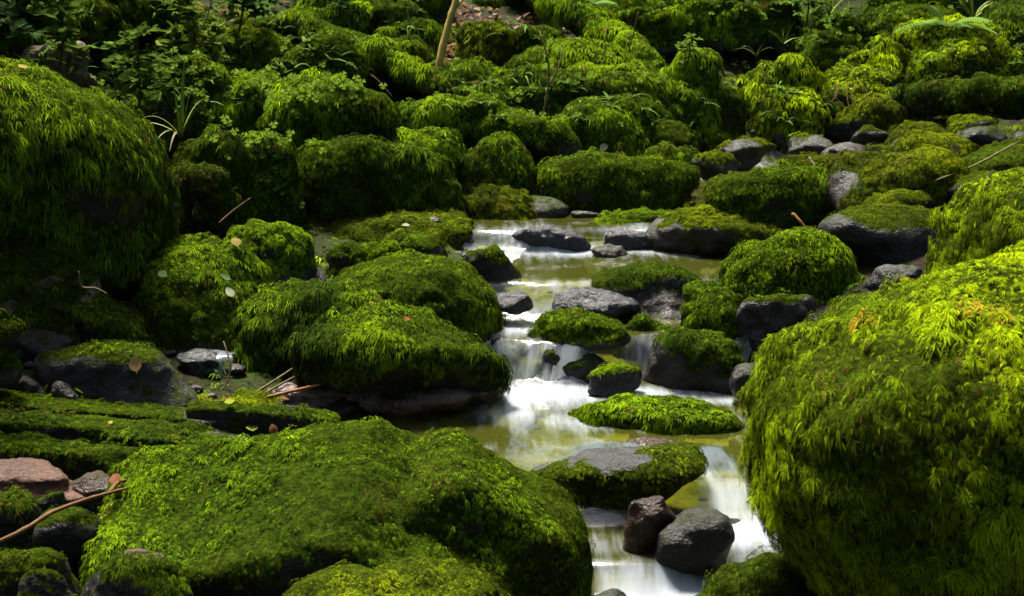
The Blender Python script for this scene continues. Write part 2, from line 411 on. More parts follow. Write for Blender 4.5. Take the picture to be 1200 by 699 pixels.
def rock_lobe(box, Y, asp, rnd, nplanes, planes, seed, sub, rotz, lump, sink, shear=0, seat=True, bare=False):
    x0, y0, x1, y1 = box
    r = np.random.default_rng(seed)
    D, F = ico(sub)
    pl = [(1, 0, 0, 1), (-1, 0, 0, 1), (0, 1, 0, 1), (0, -1, 0, 1), (0, 0, 1, 1), (0, 0, -1, 1)]
    for _ in range(nplanes):
        n = r.normal(size=3); n[2] = n[2] * .8 + .25; n /= np.linalg.norm(n)
        pl.append((*n, r.uniform(.64, .98)))
    for q in planes or []:
        n = np.array(q[:3], float); n /= np.linalg.norm(n); pl.append((*n, q[3]))
    pl = np.array(pl)
    if nplanes >= 10:      # bare stones break along planes of their own
        qx = np.linalg.qr(r.normal(size=(3, 3)))[0]; pl[:, :3] = pl[:, :3] @ qx.T; pl[:6, 3] = r.uniform(.85, 1.1, 6)
    s = np.maximum(D @ pl[:, :3].T / pl[:, 3], 0)
    rnd = 1.2 + .42 * rnd
    rad = (s ** rnd).sum(1) ** (-1 / rnd)
    V = D * rad[:, None]
    V = V / np.abs(V).max(0)
    if seat:      # foot as wide as the waist, so that the stone sits in its bed
        lowz = np.minimum(V[:, 2], 0)
        V[:, :2] *= ((1 - .72 * lowz ** 2) ** -.5)[:, None]
        V = V / np.abs(V).max(0)
    yb = Y if Y is not None else hit((x0 + x1) / 2, y1)
    hw = (x1 - x0) / 2 / FPX * yb
    ty = asp * hw
    yc = yb if Y is not None else yb + ty * .75
    hh = (y1 - y0) / 2 / FPX * yc
    c = at((x0 + x1) / 2, (y0 + y1) / 2, yc)
    sc = np.array([hw, ty, hh])
    ca, sa = math.cos(rotz), math.sin(rotz)
    Rz = np.array([[ca, -sa, 0], [sa, ca, 0], [0, 0, 1]])
    V0 = V
    for it in range(5):
        W = (V0 * sc) @ Rz.T + c
        W[:, 2] -= shear * (W[:, 0] - c[0])
        u, v = project(W)
        gw, gh = u.max() - u.min(), v.max() - v.min()
        m = FPX / c[1]
        if it == 4: break
        sc[0] *= np.clip((x1 - x0) / gw, .7, 1.4); sc[2] *= np.clip((y1 - y0) / gh, .6, 1.5)
        W = (V0 * sc) @ Rz.T + c
        W[:, 2] -= shear * (W[:, 0] - c[0])
        u, v = project(W)
        c = c + np.array([((x0 + x1) / 2 - (u.max() + u.min()) / 2) / m, 0, -((y0 + y1) / 2 - (v.max() + v.min()) / 2) / m])
    # let the foot reach into the ground
    zmin = W[:, 2].min(); zc = c[2]
    low = W[:, 2] < zc
    W[low, 2] = zc - (zc - W[low, 2]) * (1 + sink)
    nn = vert_normals(W, F)
    size = min(sc[0], sc[2] * 1.5)
    off = r.uniform(0, 30, 3)
    # ride-up of fine lumps: shape noise, then clumps the size of a moss cushion
    W = W + nn * (fbm(W * (1.1 / size) + off, 3)[:, None] * size * .17)
    if bare: W = W + nn * ((np.abs(fbm(W * (1.9 / size) + off, 2, 3)) - .2)[:, None] * size * -.11)
    W = W + nn * (np.abs(fbm(W * 11 + off, 2, 1))[:, None] * lump)
    W = W + nn * (fbm(W * 34 + off, 3, 2)[:, None] * .006)
    return W, F, c, sc

# frond templates: (along u, side v, lift w), triangles, tip weight
def sprig_template(nb, spread, wid, seed):
    r = np.random.default_rng(seed); V, F, tw = [], [], []
    for k in range(nb):
        a = spread * ((k + .5) / nb * 2 - 1) + r.uniform(-.15, .15)
        L = r.uniform(.7, 1.1); lift = r.uniform(.45, 1.05)
        d = np.array([math.cos(a), math.sin(a)])
        s = np.array([-d[1], d[0]])
        n0 = len(V)
        def pt(u, sd): 
            q = d * u * L + s * sd
            return (q[0], q[1], lift * u - .55 * u * u)
        V += [pt(0, 0), pt(.42, wid), pt(1, 0), pt(.42, -wid)]
        F += [(n0, n0 + 1, n0 + 3), (n0 + 1, n0 + 2, n0 + 3)]
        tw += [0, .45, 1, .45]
    return np.array(V), np.array(F), np.array(tw)
def feather_template(seed, npin=6):
    r = np.random.default_rng(seed); V, F, tw = [], [], []
    def cv(u): return .75 * u - .75 * u * u
    n = npin
    for k in range(n):
        u = .12 + .8 * k / (n - 1)
        pl = .34 * math.sin(math.pi * (.25 + .68 * k / n)) * r.uniform(.8, 1.15)
        for sgn in (-1, 1):
            n0 = len(V)
            w = .045
            V += [(u - w, 0, cv(u)), (u + w, 0, cv(u)), (u + pl * .75, sgn * pl, cv(u) - .10 * pl + r.uniform(-.05, .05))]
            F += [(n0, n0 + 1, n0 + 2)]
            tw += [.5 * u, .5 * u, .6 + .4 * u]
    n0 = len(V)
    V += [(0, -.03, 0), (0, .03, 0), (.5, .03, cv(.5)), (.5, -.03, cv(.5)), (1.08, 0, cv(1.08))]
    F += [(n0, n0 + 1, n0 + 2), (n0, n0 + 2, n0 + 3), (n0 + 3, n0 + 2, n0 + 4)]
    tw += [0, 0, .5, .5, 1]
    return np.array(V), np.array(F), np.array(tw)
SPRIG = [sprig_template(3, .75, .075, 1), sprig_template(2, .8, .085, 2), sprig_template(3, .5, .065, 3)]
FEATH = [sprig_template(5, 1.0, .042, 14), sprig_template(6, 1.35, .038, 15), feather_template(6, 5), sprig_template(4, .7, .045, 16), sprig_template(3, .4, .05, 17)]
STRAND = [sprig_template(2, .25, .05, 7), sprig_template(2, .5, .055, 8), sprig_template(2, .35, .05, 9)]
PAL = {  # low, mid, high moss colour
    'bright': ((.040, .064, .002), (.136, .200, .003), (.275, .355, .004)),
    'fresh': ((.017, .031, .002), (.066, .105, .003), (.170, .240, .004)),
    'mid': ((.011, .020, .002), (.044, .068, .003), (.126, .175, .004)),
    'dark': ((.008, .014, .001), (.029, .046, .002), (.084, .115, .003)),
    'olive': ((.018, .024, .002), (.060, .079, .003), (.142, .168, .004)),
}
def scatter(V, F, Nn, mask, dens, L, templates, pal, seed, droop=1.0, orange=0, back_cut=True, wild=.5):
    """one mesh of moss fronds over the surface; returns V,F,colour"""
    r = np.random.default_rng(seed)
    A, B, Cc = V[F[:, 0]], V[F[:, 1]], V[F[:, 2]]
    fn = np.cross(B - A, Cc - A); area = np.linalg.norm(fn, axis=1) * .5
    fm = mask[F].mean(1)
    w = area * fm
    if back_cut:
        cen = (A + B + Cc) / 3
        face = (norm(fn) * norm(np.array([0, 0, CAM_Z]) - cen)).sum(1)
        w = w * (.03 + .97 * sstep(-.40, -.05, face))
        u, v = project(cen)
        w = w * np.where((u < -110) | (u > 1310) | (v < -70) | (v > 760), .05, 1)
    tot = w.sum()
    n = int(tot * dens)
    if n < 3: return None
    idx = np.searchsorted(np.cumsum(w), r.random(n) * tot).clip(0, len(F) - 1)
    a, b_ = r.random(n), r.random(n)
    sw = a + b_ > 1; a[sw], b_[sw] = 1 - a[sw], 1 - b_[sw]
    f = F[idx]
    W = np.c_[1 - a - b_, a, b_]
    P = (V[f] * W[:, :, None]).sum(1)
    n_ = norm((Nn[f] * W[:, :, None]).sum(1))
    # clumps: low-frequency length and gap field
    off = r.uniform(0, 30, 3)
    cl = fbm(P * (.36 / L) + off, 2, 1)
    pat = fbm(P * 4.0 + off, 3, 2)
    ok = r.random(n) < .80 + .6 * cl
    P, n_, cl, pat = P[ok], n_[ok], cl[ok], pat[ok]
    n = len(P)
    P = P + n_ * (L * 1.7 * np.clip(cl, 0, 1))[:, None]
    g = np.array([0, 0, -1.0])
    down = g - n_ * (n_ @ g)[:, None]
    steep = np.linalg.norm(down, axis=1)
    rd = r.normal(size=(n, 3)); rd -= n_ * (rd * n_).sum(1, keepdims=True); rd = norm(rd)
    t = norm(norm(down) * (steep * droop)[:, None] + rd * (wild * (1.15 - .75 * steep))[:, None])
    s = np.cross(n_, t)
    lift = norm(n_ + r.normal(size=(n, 3)) * .22)
    Ln = L * r.uniform(.6, 1.25, n) * (1 + .45 * cl) * (.62 + .75 * sstep(-.35, .35, fbm(P * 3.1 + off + 9, 2, 0)))
    # colours
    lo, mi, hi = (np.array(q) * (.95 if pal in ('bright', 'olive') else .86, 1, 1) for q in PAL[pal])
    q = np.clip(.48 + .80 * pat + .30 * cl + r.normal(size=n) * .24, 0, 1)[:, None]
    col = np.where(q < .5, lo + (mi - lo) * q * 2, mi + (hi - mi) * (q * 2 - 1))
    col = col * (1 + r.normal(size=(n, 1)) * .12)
    br = r.random(n) < .02 + .22 * sstep(.28, .5, fbm(P * 6.5 + off + 3, 2, 3))
    col[br] = np.array([.085, .06, .014]) * r.uniform(.4, 1.3, (br.sum(), 1))
    if orange:
        om = (fbm(P * 9 + off + 5, 2, 3) > .42) & (r.random(n) < orange)
        col[om] = np.array([.30, .19, .02]) * r.uniform(.6, 1.3, (om.sum(), 1))
    col = np.clip(col, .004, .8)
    VV, FF, CC, NN = [], [], [], []
    base = 0
    ch = r.integers(0, len(templates), n)
    for k, (tv, tf, tw) in enumerate(templates):
        m_ = ch == k
        if not m_.any(): continue
        Pm, tm, sm, lm, Lm = P[m_], t[m_], s[m_], lift[m_], Ln[m_]
        X = Pm[:, None] + Lm[:, None, None] * (tv[None, :, 0, None] * tm[:, None] + tv[None, :, 1, None] * sm[:, None] + tv[None, :, 2, None] * lm[:, None])
        # gravity on the tips
        X[:, :, 2] -= (Lm[:, None] * (tv[:, 0] ** 2)[None] * .50 * droop)
        k_, nv = len(Pm), len(tv)
        g3 = np.cross(X[:, tf[:, 1]] - X[:, tf[:, 0]], X[:, tf[:, 2]] - X[:, tf[:, 0]])
        flip = ((g3.sum(1) * n_[m_]).sum(1) < 0)
        gn = np.zeros_like(X)
        for q3 in range(3):
            for ti in range(len(tf)): gn[:, tf[ti, q3]] += g3[:, ti]
        gn = norm(gn); gn[flip] *= -1
        NN.append(norm(gn * .45 + n_[m_][:, None] * .55 + r.normal(size=(k_, 1, 3)) * .16).reshape(-1, 3))
        VV.append(X.reshape(-1, 3))
        fi = tf[None] + (np.arange(k_) * nv)[:, None, None]
        fi = np.where(flip[:, None, None], fi[:, :, ::-1], fi)
        FF.append(fi.reshape(-1, 3) + base)
        CC.append((col[m_][:, None] * (.22 + 1.15 * tw)[None, :, None]).reshape(-1, 3))  # fresh tips, older darker stems; bases painted darker still for shade between fronds
        base += k_ * nv
    return np.concatenate(VV), np.concatenate(FF), np.concatenate(CC), np.concatenate(NN)

TRI = 0
JOBS = []
def grow_moss():
    """grow the moss of every boulder and log (a part of it), once everything stands"""
    global TRI
    for ob, org, a, kw in JOBS:
        s = scatter(*a, **kw)
        if s is None: continue
        TRI += len(s[1])
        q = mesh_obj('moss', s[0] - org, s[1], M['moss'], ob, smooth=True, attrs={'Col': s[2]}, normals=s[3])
        q['kind'] = 'stuff'
_seed = [11]
def rock(label, lobes, name='mossy_boulder', cat='boulder', Y=None, asp=.85, rnd=5, nplanes=7, planes=None, seed=None, sub=4, rotz=0.0, lump=.030, sink=.35,
         mat='stone', moss=.55, pal='mid', L=None, dens=None, feather=False, strand=False, film=.5, orange=0, group=None, droop=1.0, wild=.8, low=None, shear=0, bald=0, seat=True):
    _seed[0] += 1
    seed = seed or _seed[0]
    VV, FF, base = [], [], 0
    if not isinstance(lobes, list): lobes = [lobes]
    Yc = None
    if sub == 4 and max(b_[2] - b_[0] for b_ in lobes) < 75: sub = 3
    if moss < .16 and nplanes == 7: nplanes, rnd = 12, 11
    for k, lb in enumerate(lobes):
        o = dict(Y=Y, asp=asp, rnd=rnd, nplanes=nplanes, planes=planes, rotz=rotz)
        if len(lb) > 4: o.update(lb[4])
        W, F, c, sc = rock_lobe(lb[:4], o['Y'], o['asp'], o['rnd'], o['nplanes'], o['planes'], seed * 13 + k, sub, o['rotz'], lump, sink, shear, seat, moss < .16)
        VV.append(W); FF.append(F + base); base += len(W)
        if Yc is None: Yc, c0, s0 = c[1], c, sc
    V, F = np.concatenate(VV), np.concatenate(FF)
    Nn = vert_normals(V, F)
    org = np.array([c0[0], c0[1], V[:, 2].min()])
    off = np.random.default_rng(seed).uniform(0, 20, 3)
    pn = fbm(V * 5 + off, 3, 3)
    top, bot = V[:, 2].max(), (c0[2] - s0[2])
    hgt = (V[:, 2] - bot) / max(top - bot, .01)
    lowcut = sstep(.02, .22, hgt + pn * .15) if low is None else sstep(low - .1, low + .1, hgt + pn * .15)
    mask = sstep(.25, .5, Nn[:, 2] * .55 + .52 * pn + (moss - .2)) * lowcut
    if bald: mask = mask * (1 - sstep(.70, 1.05, Nn[:, 2] * .95 + pn * .5 + fbm(V * 13 + off, 3, 1) * .8))
    if moss <= 0: mask = mask * 0
    if moss < .16 and mat in ('stone', 'stone_grey', 'stone_purple'): film = max(film, .55)
    filmv = np.clip(mask * .6 + film * (sstep(-.2, .8, Nn[:, 2] + pn * .5) if not bald else 1 - sstep(.70, 1.05, Nn[:, 2] * .95 + pn * .5 + fbm(V * 13 + off, 3, 1) * .8)) * .5, 0, 1)
    ob = mesh_obj(name, V - org, F, M[mat], smooth=True, attrs={'mossy': filmv})
    ob.location = org
    tag(ob, label, cat, group)
    if moss > 0:
        d = c0[1]
        Lf = L or (.030 if d < 3.2 else .024 if d < 5 else .026 if d < 6.8 else .032)
        lay = 2.9 if d < 6.8 else 2.3
        D = dens or lay / (Lf * Lf * .34)
        if not feather:
            fine = .74 if d < 6.8 else .82
            Lf *= fine; D *= 1 / fine ** 1.25
        tm = FEATH if feather else (SPRIG + STRAND[:1] if droop >= 1.3 else SPRIG)
        JOBS.append((ob, org, (V, F, Nn, mask, D, Lf, tm, pal, seed), dict(orange=orange, droop=droop, wild=wild)))
    return ob

# ------------------------------------------------------------------ boulders: (x0, y0, x1, y1) outlines surveyed at their own distance
# --- foreground
rock('huge boulder with long bright yellow-green feathery moss and orange patches beside the lowest rapid',
     (878, 302, 1460, 840, dict(planes=[(-.50, -.25, .85, .74), (-.85, -.3, -.55, .70), (-.5, -.7, -.6, .72), (0, -1, .25, .9)], nplanes=2)),
     Y=2.55, seat=False, asp=.8, rnd=7, sub=5, moss=1.4, pal='bright', L=.0175, feather=True, orange=.4, droop=1.0, wild=.95, low=-.2, dens=24000, lump=.035)
rock('smaller boulder bristling with upright bright moss sprigs, wedged behind the huge orange-patched one',
     (1072, 196, 1420, 420), Y=3.15, asp=.7, rnd=4, sub=4, moss=.85, pal='bright', L=.020, feather=True, low=-.2, dens=17000)
rock('broad pyramid-shaped boulder with bright green moss crest and sheer dark flanks below the wide pool',
     [(108, 494, 606, 800, dict(Y=3.15, planes=[(-.46, -.34, .82, .50), (.70, -.30, .65, .60), (-.05, -1, .02, .68), (-.7, -.7, .2, .85)], nplanes=0, rnd=24)),
      (400, 500, 678, 760, dict(Y=3.25, planes=[(.62, -.08, .78, .58), (.15, -1, .12, .72), (-.6, -.2, .8, .66)], nplanes=0, rnd=16))],
     seat=False, asp=.62, sub=5, moss=.66, pal='fresh', L=.0155, low=.06, dens=19000, lump=.018)
rock('low dome of short olive moss in front of the broad pyramid-shaped boulder', (305, 656, 598, 790), Y=2.72, asp=.7, rnd=4, moss=.8, pal='olive', L=.016, low=-.2, dens=22000)
rock('dark moss hump tucked under the huge orange-patched boulder at the rapid', (795, 648, 985, 790), Y=2.75, asp=.8, rnd=4, moss=.75, pal='dark', L=.020, low=-.2)
# --- centre
rock('two-tiered shaggy moss boulder overhanging a pinkish wet ledge beside the stream',
     [(372, 301, 590, 430, dict(Y=4.95, rnd=3.2, nplanes=2)), (256, 336, 452, 450, dict(Y=4.68, rnd=3.5, nplanes=3)), (352, 366, 587, 472, dict(Y=4.5, rnd=4, nplanes=2, planes=[(0, -.8, -.6, .75)]))],
     seat=False, asp=.85, sub=5, moss=.78, pal='mid', L=.024, strand=False, low=.20, droop=1.35, dens=15000, lump=.034)
rock('pinkish wet ledge under the two-tiered shaggy moss boulder', [(378, 440, 580, 484), (300, 446, 430, 476)], Y=4.45, asp=.6, rnd=6, mat='stone_pink', moss=.05, film=.1, name='rock_ledge', cat='rock', lump=.012)
rock('flat tuft-covered stone standing like an island in the wide pool', (670, 468, 872, 508), asp=.55, rnd=4, moss=.75, pal='fresh', L=.020, low=.1, dens=20000)
rock('long grey stone with bald crown and mossy flanks between pool and lowest rapid', (583, 521, 826, 592), asp=.55, rnd=4, nplanes=4, mat='stone_grey', moss=.55, bald=1, film=.9, pal='olive', L=.013, dens=18000, low=.1, lump=.012)
rock('upright angular brown wet stone in the lowest rapid', (733, 580, 802, 652), asp=.7, rnd=16, nplanes=12, seed=77, mat='stone_brown', moss=0, film=0, name='stone', cat='stone', lump=.006)
rock('rounded black wet stone with a pale vein leaning on the angular brown stone', (764, 599, 856, 676), asp=.8, rnd=7, nplanes=12, seed=78, mat='stone', moss=0, film=.15, name='stone', cat='stone', lump=.006)
rock('small wet stone peeping out behind the rounded black stone', (838, 606, 874, 642), Y=3.6, asp=.8, rnd=6, mat='stone', moss=0, film=.2, name='stone', cat='stone', lump=.005)
rock('tiny dark pebble breaking the white water of the lowest rapid', (694, 690, 736, 712), Y=2.98, asp=.8, rnd=5, mat='stone', moss=0, film=0, name='stone', cat='stone', lump=.002)
rock('flat brown stone at the pool outlet above the lowest rapid', (735, 512, 800, 530), Y=4.05, asp=.8, rnd=5, mat='stone_brown', moss=0, film=0, name='stone', cat='stone', lump=.004)
# main fall
rock('algae-grey boulder the main fall spills over', (638, 400, 722, 458), Y=4.74, asp=.6, rnd=5, mat='stone_wet', moss=0, film=.9, name='stone', cat='rock', lump=.01)
rock('small mossy stone at the foot of the main fall', (690, 428, 752, 460), Y=4.58, asp=.7, rnd=5, mat='stone_wet', moss=.2, film=.8, pal='mid', L=.014, name='mossy_stone', cat='stone', lump=.006)
rock('flat oval moss stone lying in the little pool above the main fall', (624, 366, 737, 402), asp=.6, rnd=4, moss=.6, pal='mid', L=.014, low=.1, name='mossy_stone', cat='stone', dens=24000)
rock('wet mossy stone wedged between main fall and the dark cracked slab', (720, 376, 800, 438), Y=4.95, asp=.8, rnd=5, moss=.5, pal='mid', L=.016, name='mossy_stone', cat='stone')
rock('dark cracked slab with moss cap beside the main fall', (752, 388, 874, 454), Y=4.66, asp=.7, rnd=7, moss=.42, pal='mid', L=.016, low=.35, name='mossy_stone', cat='stone')
rock('round moss ball perched on the dark cracked slab', (796, 332, 866, 404), Y=4.95, asp=.9, rnd=4, moss=.8, pal='mid', L=.020, low=.0, name='mossy_stone', cat='stone')
rock('flat grey stone half under water behind the wedged mossy stone', (764, 362, 806, 388), Y=5.15, asp=.8, rnd=6, mat='stone_grey', moss=0, film=.2, name='stone', cat='stone', lump=.005)
rock('glistening blue-grey stone in the white water of the second fall', (650, 338, 750, 376), Y=5.1, asp=.7, rnd=8, nplanes=10, mat='stone_wet', moss=0, film=.3, name='stone', cat='stone', lump=.01)
rock('long sloping slab with mossy top and sparkling bare face beside the second fall', (695, 313, 860, 372, dict(planes=[(.0, -.9, .1, .7), (-.5, 0, .9, .7)])), Y=5.25, asp=.6, rnd=8, mat='stone_purple', moss=.30, film=.5, pal='dark', L=.014, low=.55, name='rock_slab', cat='rock', dens=22000)
rock('smooth submerged stone in the pool under the second fall', (574, 342, 625, 364), Y=5.05, asp=.8, rnd=4, mat='stone_wet', moss=0, film=.4, name='stone', cat='stone', lump=.004)
rock('half mossy pebble at the edge of the green pool', (539, 292, 608, 328), asp=.7, rnd=5, moss=.45, pal='mid', L=.016, low=.1, name='mossy_stone', cat='stone')
rock('tall wet striped rock with water sliding over it at the topmost fall', (596, 264, 690, 298), Y=5.86, asp=.5, rnd=8, mat='stone_wet', moss=0, film=.05, name='stone', cat='rock', lump=.01)
rock('dark low rock under the glassy lip of the topmost fall', (704, 268, 772, 300), Y=5.9, asp=.5, rnd=5, mat='stone_wet', moss=0, film=.1, name='stone', cat='rock', lump=.006)
rock('dark pebble below the topmost fall', (692, 287, 738, 303), Y=5.75, asp=.7, rnd=5, mat='stone', moss=0, film=.0, name='stone', cat='stone', lump=.004)
rock('pale pebble at the far rim of the topmost pool', (670, 247, 702, 260), Y=6.25, asp=.7, rnd=5, mat='stone_purple', moss=0, film=.0, name='stone', cat='stone', lump=.003)
rock('flat grassy moss patch floating at the rim of the topmost pool', (700, 250, 790, 263), Y=6.2, asp=.6, rnd=4, moss=.8, pal='fresh', L=.018, low=-.2, name='mossy_stone', cat='stone')
# --- left of the stream
rock('massive dark boulder hung with moss, pale leaf on its shoulder', (-150, 76, 200, 330, dict(planes=[(.6, -.1, .8, .92), (.2, -.95, .0, .8), (0, -.6, -.8, .7)], nplanes=1)), Y=4.75, seat=False, asp=.8, rnd=6, sub=4, moss=.78, pal='mid', L=.032, dens=8000, low=.05, droop=1.3, lump=.04)
rock('mossy shoulder jutting out from beside the massive dark boulder', (-60, 112, 20, 215), Y=4.1, asp=.9, rnd=4, moss=.9, pal='mid', L=.028, low=-.1)
rock('dark soil-stained rock in the hollow under the massive dark boulder', (-60, 280, 118, 430), Y=4.5, asp=.5, rnd=6, mat='bark', moss=.30, pal='dark', L=.024, name='boulder', cat='rock')
rock('sloping boulder with thick moss and a heart-shaped green leaf on it', (132, 288, 328, 415), asp=.8, rnd=4, sub=4, moss=.75, pal='mid', L=.026, low=.1, droop=1.2, dens=14000)
rock('flat-topped boulder with short bright turf of moss behind the leaf-bearing boulder', (238, 260, 397, 350, dict(planes=[(-.2, -.4, .9, .75), (.8, -.5, .2, .85)])), asp=.8, rnd=9, moss=.55, pal='fresh', L=.018, low=.3, dens=20000)
rock('small dome stone with lit moss rim, standing behind the flat stone with a dead leaf', (86, 349, 184, 416), Y=4.45, asp=.85, rnd=5, moss=.62, pal='mid', L=.016, low=.15, dens=22000, name='mossy_stone', cat='stone')
rock('flat rounded stone with thin moss lid and bare pinkish side, a dead leaf on top', (40, 403, 230, 474), asp=.6, rnd=4, mat='stone_grey', moss=.18, film=.95, pal='mid', L=.012, low=.45, dens=22000, lump=.01)
rock('dark edge stone below the massive dark boulder', (-30, 362, 22, 442), Y=4.1, asp=.8, rnd=5, moss=.6, pal='dark', L=.024, name='mossy_stone', cat='stone')
for k, (bx, lb, mt) in enumerate([((10, 440, 62, 476), 'dark rounded cobble beside the flat stone with a dead leaf', 'stone_purple'),
                                  ((60, 448, 100, 480), 'smooth purple cobble under the flat stone with a dead leaf', 'stone_purple'),
                                  ((205, 408, 262, 440), 'wet black rock the little side trickle runs over', 'stone_wet'),
                                  ((20, 385, 85, 430), 'black broken rock in the hollow beside the small dome stone', 'stone'),
                                  ((190, 456, 330, 486), 'low mossy sill below the little side trickle', 'stone'),
                                  ((370, 430, 430, 462), 'brown cobble in the dark gap under the two-tiered boulder', 'stone_brown'),
                                  ((300, 455, 345, 480), 'reddish cobble at the end of the broken sticks', 'stone_brown'),
                                  ((375, 470, 420, 490), 'round pebble at the still dark edge of the wide pool', 'stone_purple')]):
    rock(lb, bx, asp=.8, rnd=6, mat=mt, moss=.45 if k == 4 else 0, film=.5 if k == 4 else .15, pal='olive', L=.014, name='stone', cat='stone', lump=.006)
# stepped ledges
for k, (bx, Yk, lb) in enumerate([((-120, 464, 345, 510), 4.05, 'topmost mossy rock ledge of the stepped bank beside the wide pool'),
                                  ((170, 472, 425, 520), 4.02, 'thin tongue of rock ledge reaching from the stepped bank into the pool'),
                                  ((-130, 482, 350, 540), 3.93, 'middle mossy rock ledge of the stepped bank beside the wide pool'),
                                  ((60, 504, 420, 560), 3.85, 'ledge end running behind the crest of the broad pyramid-shaped boulder'),
                                  ((-130, 510, 290, 584), 3.74, 'lowest dark mossy rock ledge of the stepped bank above the red sandstone')]):
    rock(lb, bx, Y=Yk, asp=.17, rnd=26, nplanes=1, rotz=-.05, sub=5 if k in (2, 4) else 4, shear=.07, mat='stone_grey' if k in (1,) else 'stone', moss=.50 if k != 1 else .35, film=.7, pal='mid' if k in (0, 3) else 'dark', L=.015, low=.25, dens=20000, name='rock_ledge', cat='ledge', lump=.015)
rock('smooth red sandstone block in the wet corner below the stepped ledges', (-60, 539, 104, 584), Y=3.55, asp=.6, rnd=9, nplanes=9, mat='stone_red', moss=0, film=.0, name='stone', cat='stone', lump=.004, seed=901)
rock('grey-brown stone leaning on the red sandstone block', (70, 554, 140, 590), Y=3.52, asp=.7, rnd=8, mat='stone_brown', moss=0, film=.6, name='stone', cat='stone', lump=.005)
rock('little red stone resting on the corner moss stone', (143, 645, 192, 668), Y=2.95, asp=.8, rnd=8, mat='stone_red', moss=0, film=.0, name='stone', cat='stone', lump=.003)
for k, (bx, Yk, pl, lb) in enumerate([((-30, 578, 55, 650), 3.3, 'dark', 'dark wet mossy stone under the thick end of the fallen stick'),
                                      ((45, 596, 128, 662), 3.2, 'dark', 'dark rounded stone crossed by the fallen stick'),
                                      ((-40, 643, 96, 730), 3.0, 'dark', 'blackish stone with faint moss skin at the lowest corner of the bank'),
                                      ((86, 652, 224, 760), 2.85, 'mid', 'grey-topped moss stone carrying the little red stone'),
                                      ((20, 668, 100, 740), 2.82, 'dark', 'small round stone in front of the blackish stone with faint moss'),
                                      ((40, 575, 80, 604), 3.4, 'dark', 'small grey cobble between red sandstone and fallen stick')]):
    rock(lb, bx, Y=Yk, asp=.8, rnd=5, mat='stone_grey' if k in (3, 5) else 'stone', moss=.30 if k < 5 else .1, film=.9, pal=pl, L=.014, low=.2, dens=18000, name='mossy_stone', cat='stone', lump=.010)
# --- flat bank and middle row behind the two-tiered boulder
rock('low flat carpet of thin moss on rock between the two-tiered boulder and the topmost pool', (352, 250, 552, 312), Y=5.95, asp=.6, rnd=5, mat='stone', moss=.6, film=.9, pal='olive', L=.014, low=-.1, dens=20000, name='rock_slab', cat='rock')
rock('little tent-shaped green stone with a pale leaf on its peak', (448, 270, 524, 312, dict(planes=[(.6, -.2, .75, .6), (-.6, -.2, .75, .6)])), Y=5.5, asp=.7, rnd=9, moss=.30, film=.9, pal='mid', L=.012, name='mossy_stone', cat='stone', dens=22000)
rock('thin moss step beside the little tent-shaped stone', (380, 288, 470, 330), Y=5.45, asp=.6, rnd=6, mat='stone_grey', moss=.4, film=.9, pal='mid', L=.014, name='mossy_stone', cat='stone')
rock('sunlit shaggy dome boulder standing highest behind the middle row', (307, 92, 464, 184), Y=6.5, asp=.85, rnd=3, nplanes=3, sub=4, moss=.82, pal='fresh', L=.034, low=-.1, droop=1.4)
rock('double-humped dark boulder with hanging moss fringe beside the flat moss carpet', [(338, 164, 460, 268, dict(Y=6.2)), (420, 170, 543, 266, dict(Y=6.25))], asp=.8, rnd=4, sub=4, moss=.75, pal='mid', L=.030, low=.12, droop=1.4)
rock('bright mound rising between the double-humped boulder and the long overhanging slab', (446, 152, 538, 215), Y=6.6, asp=.8, rnd=4, moss=.85, pal='fresh', L=.028, low=-.2)
rock('leaning oval boulder with tufted moss under the long overhanging slab', (536, 162, 636, 250), Y=6.5, asp=.8, rnd=4, moss=.8, pal='mid', L=.028, low=.05, droop=1.3)
rock('broad shaggy boulder at the back rim of the topmost pool', (633, 180, 818, 254), Y=6.6, asp=.6, rnd=4, sub=4, moss=.8, pal='mid', L=.028, low=.10, droop=1.4)
rock('moss stone in front of the leaning oval boulder at the water', (538, 219, 628, 274), Y=6.25, asp=.7, rnd=5, moss=.55, pal='olive', L=.018, low=.1, name='mossy_stone', cat='stone')
rock('bald grey-green cobble between leaning oval boulder and topmost pool', (598, 231, 664, 260), Y=6.32, asp=.8, rnd=5, mat='stone_grey', moss=0, film=.8, name='stone', cat='stone', lump=.005)
rock('long overhanging moss slab with a black hollow beneath its end', [(438, 116, 600, 180, dict(Y=7.0)), (540, 128, 678, 208, dict(Y=6.95, planes=[(.5, 0, .8, .7), (0, -.6, -.8, .6)]))], seat=False, asp=.7, rnd=5, moss=.82, pal='fresh', L=.030, low=.28, droop=1.3)
rock('small moss hump beside the broad shaggy pool boulder', (752, 173, 814, 214), Y=6.95, asp=.8, rnd=4, moss=.8, pal='mid', L=.026, low=0)
# left mounds under the grass tuft
rock('moss mound the tall grass tuft grows on', (192, 158, 295, 285), Y=5.7, asp=.8, rnd=5, moss=.75, pal='mid', L=.030, low=0, droop=1.3)
rock('round dark moss ball against the mound with the grass tuft', (196, 194, 268, 292), Y=5.45, asp=.8, rnd=4, moss=.75, pal='dark', L=.028, low=0)
rock('bright sorrel-dotted mound beside the double-humped boulder', (262, 165, 352, 272), Y=5.95, asp=.8, rnd=5, moss=.85, pal='fresh', L=.026, low=-.1)
